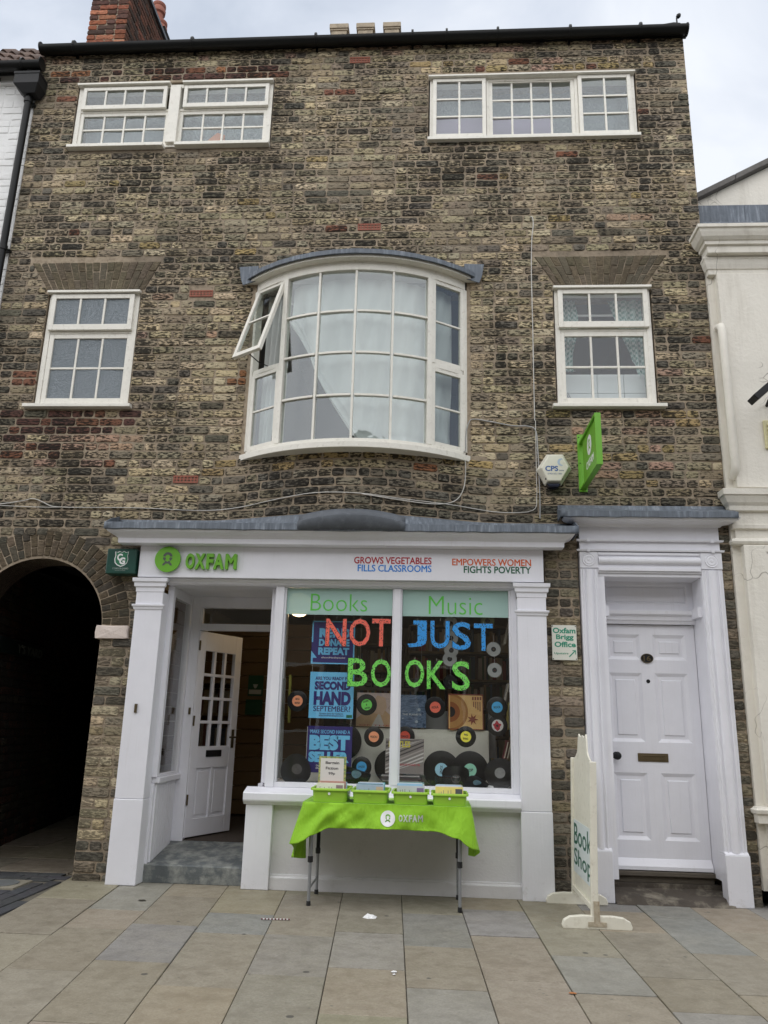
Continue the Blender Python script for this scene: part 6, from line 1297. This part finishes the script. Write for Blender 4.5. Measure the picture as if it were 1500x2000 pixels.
DB = MB(); DB.box(-1.075, .495, .402, .68, .768, 1.225); tag(build('display_block', DB, pm('cream_cloth', (.86, .84, .74), .9, .12, 6, .15, 30, dirt=(.12, .1, .08), damt=.05, dscale=8), bevel=.008), 'long cream cloth covered block behind the records in the shop window', 'display block')
def record(label, x, z, y, r, lab_col, text, tcol=(.02, .02, .02), lr=None, rot=0, tilt=0, group='records in the shop window', grp_text=None):
    t_ = thing('record', (x, y, z), label, 'record', group); lr = lr or r * .52
    def f(px, py, pz): 
        q = Vector((px, py, pz)); q.rotate(Matrix.Rotation(R(-tilt), 3, 'X')); return (x + q.x, y + q.y, z + q.z)
    mb = MB(); mb.lathe([(r, .0012), (r, -.0004), (r * .985, -.0012), (lr * 1.12, -.0012), (lr, -.0016), (.004, -.0016)], (0, 0, 0), (0, 1, 0), 48, cap=False); mb.lathe([(r, .0012), (.004, .0012)], (0, 0, 0), (0, 1, 0), 48, cap=False); mb.xf(f); build('disc', mb, 'vinyl', t_, smooth=40)
    if lab_col: mb = MB(); mb.cyl((0, -.0026, 0), (0, -.0017, 0), lr, n=36, col=lab_col); mb.xf(f); build('label', mb, 'tone', t_)
    if text:
        L = text.split('|'); mb = MB(); n = len(L); w_ = lr * 1.35; hh = lr * (.34 if n > 1 else .42)
        for i, s_ in enumerate(L):
            zc = ((n - 1) / 2 - i) * lr * (.62 if n == 3 else .72); ww = min(w_, hh * .75 * len(s_)) * math.sqrt(max(.3, 1 - (abs(zc) / lr) ** 2)); mb.join(text_mb(s_, -ww / 2, ww / 2, zc - hh / 2, zc + hh / 2, -.0034, .0007, bold=.025, col=tcol))
        cr, sr = math.cos(R(rot)), math.sin(R(rot)); mb.xf(lambda X, Y, Z: (X * cr - Z * sr, Y, X * sr + Z * cr)); mb.xf(f); build('lettering', mb, 'tone', t_)
    return t_
CORAL, PEACH, LGREEN, BLUE, YELL, PBLUE, MINT = S(235, 115, 95, 1.2), S(242, 160, 120, 1.2), S(120, 220, 100, 1.2), S(75, 170, 225, 1.2), S(236, 226, 80, 1.2), S(165, 212, 232, 1.1), S(160, 222, 196, 1.1)
record('seven inch record with a peach BIG BAND label, hung at the left of the window', -1.137, 1.431, .20, .0875, PEACH, 'BIG|BAND')
record('seven inch record with a green COUNTRY & WESTERN label over the album cover', -.545, 1.413, .19, .0875, LGREEN, 'COUNTRY|&|WESTERN', rot=14)
record('seven inch record with a coral FOLK label, between two album covers', .033, 1.406, .20, .0875, CORAL, 'FOLK', rot=8)
record('seven inch record with a blue ROCK label at the right of the window', .550, 1.418, .20, .0875, BLUE, 'ROCK', rot=6)
record('seven inch record with a peach MUSICALS label on the cream block', -.478, 1.154, .21, .083, PEACH, 'MUSICALS')
record('seven inch record with a coral DANCE label half behind the mullion', -.222, 1.162, .33, .084, S(215, 85, 65, 1.2), 'DANCE')
record('seven inch record with a yellow BIG BAND label on the cream block', .289, 1.174, .21, .085, YELL, 'BIG|BAND', rot=-6)
record('seven inch record with a blue JAZZ label low on the cream block', -.574, .911, .21, .083, BLUE, 'JAZZ')
record('twelve inch record with a pale blue JAZZ label turned on its side', .088, .905, .26, .152, PBLUE, 'JAZZ', lr=.053, rot=82)
record('twelve inch record with a mint POP label, rightmost of the upright pair', .325, .908, .25, .152, MINT, 'POP', lr=.053, rot=5)
record('black twelve inch record half hidden behind the BEST SELLER poster', -.745, 1.105, .36, .152, None, None, lr=.05)
record('black twelve inch record partly behind the leaning grey sleeve', -.335, .915, .33, .14, None, None, lr=.05)
t_ = record('black record carrying a white poppy sticker under the ROCK record', .552, 1.27, .205, .085, (.75, .73, .72), None, lr=.048)
mb = MB(); P = [(.548 + .030 * (1 + .25 * math.sin(5 * a)) * math.cos(a), 1.268 + .034 * (1 + .25 * math.sin(4 * a + 1)) * math.sin(a)) for a in [i * .3 for i in range(21)]]; mb.prism(P, .2005, .2012, 'xz', (.48, .03, .05)); mb.cyl((.549, .1996, 1.268), (.549, .2004, 1.268), .010, n=14, col=(.02, .02, .02)); build('poppy', mb, 'tone', t_)
def bent(label, x, z, y, r, lab_col, ax, amp, rx, text=None):      # records softened into bowls and stood on the window bed
    t_ = thing('bent_record', (x, y, z), label, 'record', 'bent records on the window bed')
    def f(px, py, pz):
        d = Vector((px, pz)); ang_ = math.atan2(d.y, d.x) - ax; q = d.length / r
        yy = py - amp * q * q * abs(math.cos(ang_)) ** 2; v = Vector((px, yy, pz)); v.rotate(Matrix.Rotation(R(rx), 3, 'X')); return (x + v.x, y + v.y, z + v.z)
    mb = MB()
    for sgn, off in ((1, -.001), (1, .001)): mb.add([(r * k / 10 * math.cos(R(a)), off, r * k / 10 * math.sin(R(a))) for k in range(1, 11) for a in range(0, 360, 8)], [((k) * 45 + i, (k) * 45 + (i + 1) % 45, (k + 1) * 45 + (i + 1) % 45, (k + 1) * 45 + i) for k in range(9) for i in range(45)])
    mb.xf(f); build('disc', mb, 'vinyl', t_, smooth=80)
    mb = MB(); n = 30; lr = r * .34; mb.add([(0, -.0022, 0)] + [(lr * math.cos(R(a)), -.0022, lr * math.sin(R(a))) for a in range(0, 360, 12)], [(0, 1 + i, 1 + (i + 1) % n) for i in range(n)]); mb.xf(f); build('label', mb, pm('label_%s' % label[:12].replace(' ', '_'), lab_col, .5, .3, 30, 0), t_)
    if text: mb = text_mb(text, -lr * .6, lr * .6, lr * .3, lr * .55, -.0032, .0006); mb.xf(f); build('lettering', mb, 'white', t_)
bent('black bent record with a grey label standing at the left end of the window bed', -1.10, .885, .13, .125, (.12, .11, .11), R(20), .07, 8)
bent('bent black record with a pale blue label lying behind the second tub', -.61, .862, .16, .12, PBLUE, R(70), .10, 38)
bent('black bent record with a dark PHILIPS label behind the rightmost tub', .205, .842, .13, .112, (.025, .025, .028), R(0), -.09, 22, 'PHILIPS')
bent('bent black record with a leaf green label lying on the window bed', .375, .825, .11, .10, (.06, .22, .06), R(40), .05, 52, None)
bent('upright black record with a grey centre at the right end of the window bed', .560, .900, .13, .125, (.40, .40, .40), R(90), .04, 10)
mb = MB(); mb.prism([(.45, .768), (.515, .768), (.50, .80), (.462, .806)], .075, .077); tag(build('price_ticket', mb, 'white'), 'small white price ticket standing on the window bed at the right', 'ticket')

def album(label, x0, x1, z0, z1, y, art, tilt=0.0, extra=None, frame_=None):
    t_ = thing('album_cover', ((x0 + x1) / 2, y, z0), label, 'album cover', 'album covers in the shop window')
    mb = MB(); mb.box(x0, x1, y, y + .004, z0, z1); f = lambda X, Y, Z: (X + (Z - z0) * tilt, Y + (Z - z0) * .12, Z); mb.xf(f); build('sleeve', mb, art, t_)
    for nm, q, mt in extra or []: q.xf(f); build(nm, q, mt, t_)
    return t_
y = .385
mb1 = MB(); [mb1.prism(P, y - .0010 - i * .0004, y - .0004 - i * .0004, 'xz', c) for i, (P, c) in enumerate((([(-.648, 1.236), (-.326, 1.236), (-.326, 1.31), (-.42, 1.39), (-.56, 1.37), (-.648, 1.30)], (.62, .40, .22)), ([(-.515, 1.236), (-.40, 1.236), (-.45, 1.36)], (.62, .58, .52)), ([(-.50, 1.35), (-.42, 1.33), (-.385, 1.40), (-.40, 1.48), (-.47, 1.50), (-.51, 1.44)], (.66, .46, .32))))]
album('dusty grey and brown album cover behind the green label record', -.648, -.326, 1.236, 1.520, y, art_mat('grey_mauve_art', [(.36, .28, .28), (.66, .52, .47), (.46, .38, .38)], 9), extra=[('print', mb1, 'tone'), ('lettering', text_mb('OF THE', -.62, -.36, 1.242, 1.252, y - .0025, .0006, col=(.5, .05, .06)), 'tone')])
mb2 = text_mb('THE PLANETS', -.250, -.085, 1.337, 1.352, y - .0012, .0006, bold=.01, col=(.75, .78, .8)); mb2.join(text_mb('HOLST', -.252, -.205, 1.366, 1.374, y - .0012, .0006, col=(.6, .65, .7)))
for cx, cz, r in ((-.105, 1.385, .013), (-.245, 1.31, .006), (-.125, 1.285, .012)): mb2.cyl((cx, y - .0012, cz), (cx, y - .0005, cz), r, n=14, col=(.45, .52, .6))
album('dark blue mottled album cover lettered THE PLANETS, right of the mullion', -.345, -.044, 1.236, 1.510, y, art_mat('midnight_blue_art', [(.02, .035, .09), (.08, .13, .22), (.17, .24, .36), (.03, .05, .12)], 10, 2.0, (1, 1, 2.5)), extra=[('lettering', mb2, 'tone')])
mb3 = MB(); n = 20
for i, (r, c) in enumerate(((.155, (.50, .22, .06)), (.135, (.62, .32, .10)), (.085, (.40, .13, .04)), (.045, (.03, .02, .02)))): mb3.prism([(.162, 1.375 - r)] + [(.162 + r * math.cos(R(a)), 1.375 + r * math.sin(R(a))) for a in range(-80, 81, 10)] + [(.162, 1.375 + r)], y - .001 - i * .0005, y - .0004 - i * .0005, 'xz', c)
for k in range(7):
    a = R(k * 51); c0 = (.355, 1.315); mb3.prism([(c0[0] + .012 * math.cos(a + 1.2), c0[1] + .012 * math.sin(a + 1.2)), (c0[0] + .05 * math.cos(a), c0[1] + .05 * math.sin(a)), (c0[0] + .012 * math.cos(a - 1.2), c0[1] + .012 * math.sin(a - 1.2))], y - .0042 - k * .0004, y - .0038 - k * .0004, 'xz', (.34, .06, .03))
mb3.cyl((.355, y - .008, 1.315), (.355, y - .0065, 1.315), .018, n=12, col=(.28, .07, .04))
fr = MB(); [fr.box(*q) for q in ((.144, .448, y - .0018, y, 1.517, 1.527), (.144, .448, y - .0018, y, 1.230, 1.236), (.144, .150, y - .0018, y, 1.236, 1.517), (.440, .448, y - .0018, y, 1.236, 1.517))]
for i in range(4): fr.box(.352 + i * .022, .366 + i * .022, y - .0018, y, 1.478, 1.505); fr.box(.362 + i * .018, .370 + i * .018, y - .0018, y, 1.42 - i * .012, 1.465)
album('orange and gold album cover with a red border and fan shape', .146, .446, 1.232, 1.525, y, art_mat('golden_art', [(.80, .46, .14), (.88, .58, .24), (.82, .50, .18)], 5), extra=[('print', mb3, 'tone'), ('border', fr, pm('brick_red_print', (.27, .06, .04), .5, .1, 5, 0))])
yb = .20; mb4 = MB()
for i in range(11): 
    a = .866 + i * .03; mb4.prism([(-.375, a - .03), (-.06, a + .10), (-.06, a + .112), (-.375, a - .018)], yb - .0006 - i * .00005, yb - .0002, 'xz', random.choice([(.66, .62, .60), (.07, .06, .06), (.44, .39, .37)]))
mb4.v = [(x, yy, min(1.142, max(.868, z))) for x, yy, z in mb4.v]
mb5 = text_mb('BEATLES', -.352, -.172, 1.075, 1.125, yb - .0022, .0006, bold=.03, col=(.78, .66, .08)); mb5.join(text_mb('PLEASE PLEASE ME', -.26, -.09, .93, .946, yb - .0022, .0006, bold=.01, col=(.62, .05, .08)))
album('leaning grey streaked album cover with yellow lettering, behind the mullion', -.378, -.058, .866, 1.145, yb, pm('warm_grey_print', (.28, .245, .235), .45, .2, 9, 0), extra=[('print', mb4, 'tone'), ('lettering', mb5, 'tone')])
sl = thing('record_stack', (-.22, .2, .77), 'low stack of record sleeves lying under the leaning grey album', 'records')
for i in range(9): mb = MB(); o_ = jit(.012); mb.box(-.40 + o_, -.085 + o_, .16, .38, .770 + i * .0095, .770 + i * .0095 + .007, vary(random.choice([(.05, .05, .05), (.3, .28, .26), (.12, .1, .1), (.45, .43, .4)]))); build('sleeve', mb, 'tone', sl)
mb = MB(); mb.box(.495, .555, .46, .50, 1.0, 1.42); 
tag(build('display_card', mb, pm('grey_card', (.20, .20, .20), .7, .1, 5, 0)), 'plain grey card standing behind the orange album cover', 'card')
mb = MB(); mb.box(-.05, .15, .44, .46, 1.226, 1.38); tag(build('display_card', mb, pm('grey_card')), 'plain grey card behind the FOLK record', 'card')
CDS = ((.522, 1.893, 'silver disc hung at the right of the window, upper of two'), (.529, 1.719, 'silver disc hung at the right of the window, lower of two'), (.159, 2.105, 'silver disc at the top of the hanging chain behind JUST'), (.163, 1.981, 'disc with a dark red hub in the hanging chain, second from its top'), (.166, 1.878, 'silver disc in the hanging chain, third from its top'), (.153, 1.805, 'silver disc in the hanging chain just above the green S'), (.160, 1.614, 'dark red printed disc at the bottom of the hanging chain'), (.475, 2.135, 'greenish disc hung high at the right behind the frosted band'))
for i, (x, z, lab) in enumerate(CDS):
    t_ = thing('compact_disc', (x, .15, z), lab, 'disc', 'compact discs hung on threads'); mb = MB(); mb.lathe([(.060, .0006), (.060, -.0006), (.020, -.0006), (.0075, -.0006), (.0075, .0006)], (x, .15 + i * .002, z), (0, 1, 0), 40, cap=False)
    build('disc', mb, pm('dark_red_disc', (.13, .03, .04), .4, .3, 30, 0) if i == 6 else pm('green_tinted_disc', (.20, .24, .12), .4, .2, 20, 0) if i == 7 else 'cd', t_)
    mb = MB(); mb.lathe([(.021, -.0012), (.0076, -.0012)], (x, .15 + i * .002, z), (0, 1, 0), 24, cap=False); build('hub', mb, pm('dark_red_disc') if i == 3 else pm('clear_dark_hub', (.035, .035, .038), .4, .1, 5, 0), t_, solid=.0008)
    mb = MB(); mb.tube([(x, .15 + i * .002, z + .058), (x, .15, min(2.36, z + .12))], .001, 5); build('thread', mb, 'cable', t_)
SB = [(.62, 1.95, 2.25, .10), (.655, 1.55, 1.75, .13), (.60, 1.42, 1.62, .10), (.645, 1.24, 1.46, .06), (.625, 1.00, 1.18, .05), (.60, 1.0, 1.15, .05)]
for i, (x, z0, z1, ln) in enumerate(SB):
    t_ = thing('leaning_book', (x, .34, z0), ('pale spined book leaning at the top of the right hand window shelf', 'white edged book leaning level with the lower silver disc', 'grey book leaning left of the white edged one', 'yellow spined book beside the ROCK record', 'thin brown record sleeve leaning at the lower right', 'dark red record sleeve leaning beside the brown one')[i], 'book', 'books leaning at the right of the window')
    mb = MB(); c = ((.60, .57, .52), (.66, .66, .62), (.35, .35, .34), (.60, .52, .15), (.22, .13, .08), (.20, .04, .05))[i]
    mb.box(x, x + .016, .26, .42, z0, z1, c); mb.xf(lambda X, Y, Z: (X + (Z - z0) * .25 * (1 if i < 3 or i > 3 else .1), Y, Z)); build('cover', mb, 'tone', t_)
    mb = MB(); mb.box(x + .003, x + .013, .2595, .2600, z0 + .01, z1 - .01); mb.xf(lambda X, Y, Z: (X + (Z - z0) * .25 * (1 if i < 3 or i > 3 else .1), Y, Z)); build('pages', mb, 'page', t_)
# deeper in the shop
def bookcase(x0, x1, y, z0, z1, nsh, label):
    t_ = thing('bookcase', ((x0 + x1) / 2, y, z0), label, 'bookcase', 'bookcases inside the shop'); D = .26; H = (z1 - z0) / nsh
    mb = MB(); mb.box(x0 - .02, x0, y, y + D, z0, z1); mb.box(x1, x1 + .02, y, y + D, z0, z1); mb.box(x0, x1, y + D - .015, y + D, z0, z1); build('carcass', mb, 'shelf', t_)
    for k in range(nsh + 1): mb = MB(); mb.box(x0, x1, y, y + D - .016, z0 + H * k - .012, z0 + H * k + .012); build('shelf', mb, pm('pale_shelf_edge', (.20, .16, .11), .6, .2, 10, 0), t_)
    bk_ = MB()
    for k in range(nsh):
        x = x0 + .004
        while x < x1 - .05:
            w_ = random.uniform(.018, .045); h = random.uniform(.6, .88) * H; bk_.box(x, x + w_ - .001, y + .02 + random.random() * .03, y + .2, z0 + H * k + .013, z0 + H * k + .013 + h, vary(random.choice([(.35, .30, .22), (.10, .06, .05), (.25, .05, .05), (.05, .09, .16), (.40, .38, .35), (.06, .14, .09), (.15, .15, .17), (.3, .2, .08)]), .3)); x += w_
    tag(build('books', bk_, 'tone', t_), kind='stuff')
bookcase(-.25, 1.05, 2.35, .24, 2.35, 7, 'tall dark bookcase full of books seen through the right shop window')
bookcase(-1.12, -.35, 3.1, .24, 2.2, 6, 'bookcase of books seen through the left shop window')
def side_case():
    t_ = thing('bookcase', (-2.66, 1.7, .24), 'narrow bookcase against the slatted wall behind the open shop door', 'bookcase', 'bookcases inside the shop')
    for z in (.60, .95, 1.30, 1.65): mb = MB(); mb.box(-2.72, -2.20, 2.20, 2.48, z, z + .03); build('shelf', mb, pm('pale_shelf_edge'), t_)
    bk_ = MB()
    for z in (.63, .98, 1.33):
        x = -2.71
        while x < -2.25: w_ = random.uniform(.02, .05); bk_.box(x, x + w_ - .002, 2.25, 2.45, z, z + random.uniform(.18, .27), vary(random.choice([(.3, .26, .2), (.12, .05, .05), (.05, .08, .14), (.3, .3, .3)]), .3)); x += w_
    tag(build('books', bk_, 'tone', t_), kind='stuff')
side_case()
for lab, x0, x1, z0, z1 in (('dark green poster with a white cup on the slatted shop wall, upper of two', -2.10, -1.925, 1.53, 1.76), ('plain dark green notice on the slatted shop wall, lower of two', -2.115, -1.92, 1.32, 1.49)):
    t_ = thing('wall_poster', ((x0 + x1) / 2, 2.49, z0), lab, 'poster', 'green posters inside the shop'); mb = MB(); mb.box(x0, x1, 2.490, 2.496, z0, z1); build('sheet', mb, pm('deep_green_print', (.006, .07, .035), .5, .1, 5, 0), t_)
    if z0 > 1.5:
        mb = MB(); mb.prism([(-2.045, 1.66), (-1.985, 1.66), (-2.0, 1.625), (-2.008, 1.615), (-2.022, 1.615), (-2.03, 1.625)], 2.4885, 2.4898); mb.box(-2.085, -1.945, 2.4885, 2.4898, 1.55, 1.60); build('print', mb, pm('dim_white_print', (.4, .42, .4), .6, .1, 5, 0), t_)
mb = text_mb('CHILDREN', -.66, -.14, 1.60, 1.66, 1.18, .004, bold=.03); t_ = thing('hanging_board', (-.4, 1.2, 1.63), 'hanging board lettered CHILDREN inside the shop behind the letters', 'sign'); build('lettering', mb, 'black', t_); mb = MB(); mb.box(-.75, -.05, 1.186, 1.20, 1.57, 1.69); build('board', mb, pm('grey_hanging_board', (.13, .12, .10), .7, .1, 5, 0), t_); mb = MB(); [mb.tube([(x, 1.193, 1.69), (x, 1.193, 2.6)], .002, 5) for x in (-.7, -.1)]; build('wire', mb, 'cable_grey', t_)
mb = MB(); mb.lathe([(.004, .12), (.06, .115), (.11, .07), (.12, .0), (.10, -.06), (.05, -.10), (.004, -.11)], (-1.30, 1.0, 2.36), (0, 0, 1), 24)
t = NT('lit_globe_glass'); t.base((.8, .7, .5)); t.p.inputs['Emission Color'].default_value = (1.0, .72, .40, 1); t.p.inputs['Emission Strength'].default_value = 3.0; M['globe'] = t.m
t_ = thing('globe_lamp', (-1.30, 1.0, 2.5), 'warm lit globe lamp on the shop ceiling at the top left of the window', 'lamp'); build('globe', mb, 'globe', t_, smooth=60); mb = MB(); mb.cyl((-1.30, 1.0, 2.46), (-1.30, 1.0, 2.62), .03, n=14); build('mount', mb, 'brass', t_)
# toys and flags behind the entrance side glass
t_ = thing('rainbow_flag', (-2.45, .45, .85), 'small rainbow striped banner low behind the entrance side glass', 'flag')
for i, c in enumerate(((.35, .10, .45), (.05, .15, .5), (.05, .35, .12), (.75, .62, .05), (.75, .28, .03), (.6, .03, .03))): mb = MB(); mb.box(-2.40 + i * .003, -2.394 + i * .003, .30, .46, .85 + i * .04, .89 + i * .04, c); build('stripe', mb, 'tone', t_)
t_ = thing('wire_rack', (-2.5, .5, .8), 'thin wire card rack behind the entrance side glass', 'rack'); mb = MB()
for i in range(8): mb.box(-2.44, -2.437, .46 + i * .02, .463 + i * .02, .85, 1.12); mb.box(-2.44, -2.437, .46, .60, .86 + i * .034, .863 + i * .034)
build('wires', mb, pm('white_wire', (.5, .5, .5), .5, .1, 5, 0), t_)
# curled cardboard and a grey blind stored at the window's left return
for i, (x, z0, z1, c, lab) in enumerate(((-1.29, .80, 1.62, (.25, .25, .24), 'rolled grey paper standing at the left end of the window bed'), (-1.235, 1.25, 1.66, (.30, .28, .05), 'thin yellow and red card strip at the left end of the window'))):
    mb = MB(); mb.cyl((x, .30 + i * .1, z0), (x - .01, .30 + i * .1, z1), .035 if i == 0 else .012, n=14); tag(build('rolled_paper', mb, pm('rolled_paper_%s' % 'ab'[i], c, .7, .2, 10, 0)), lab, 'paper roll')
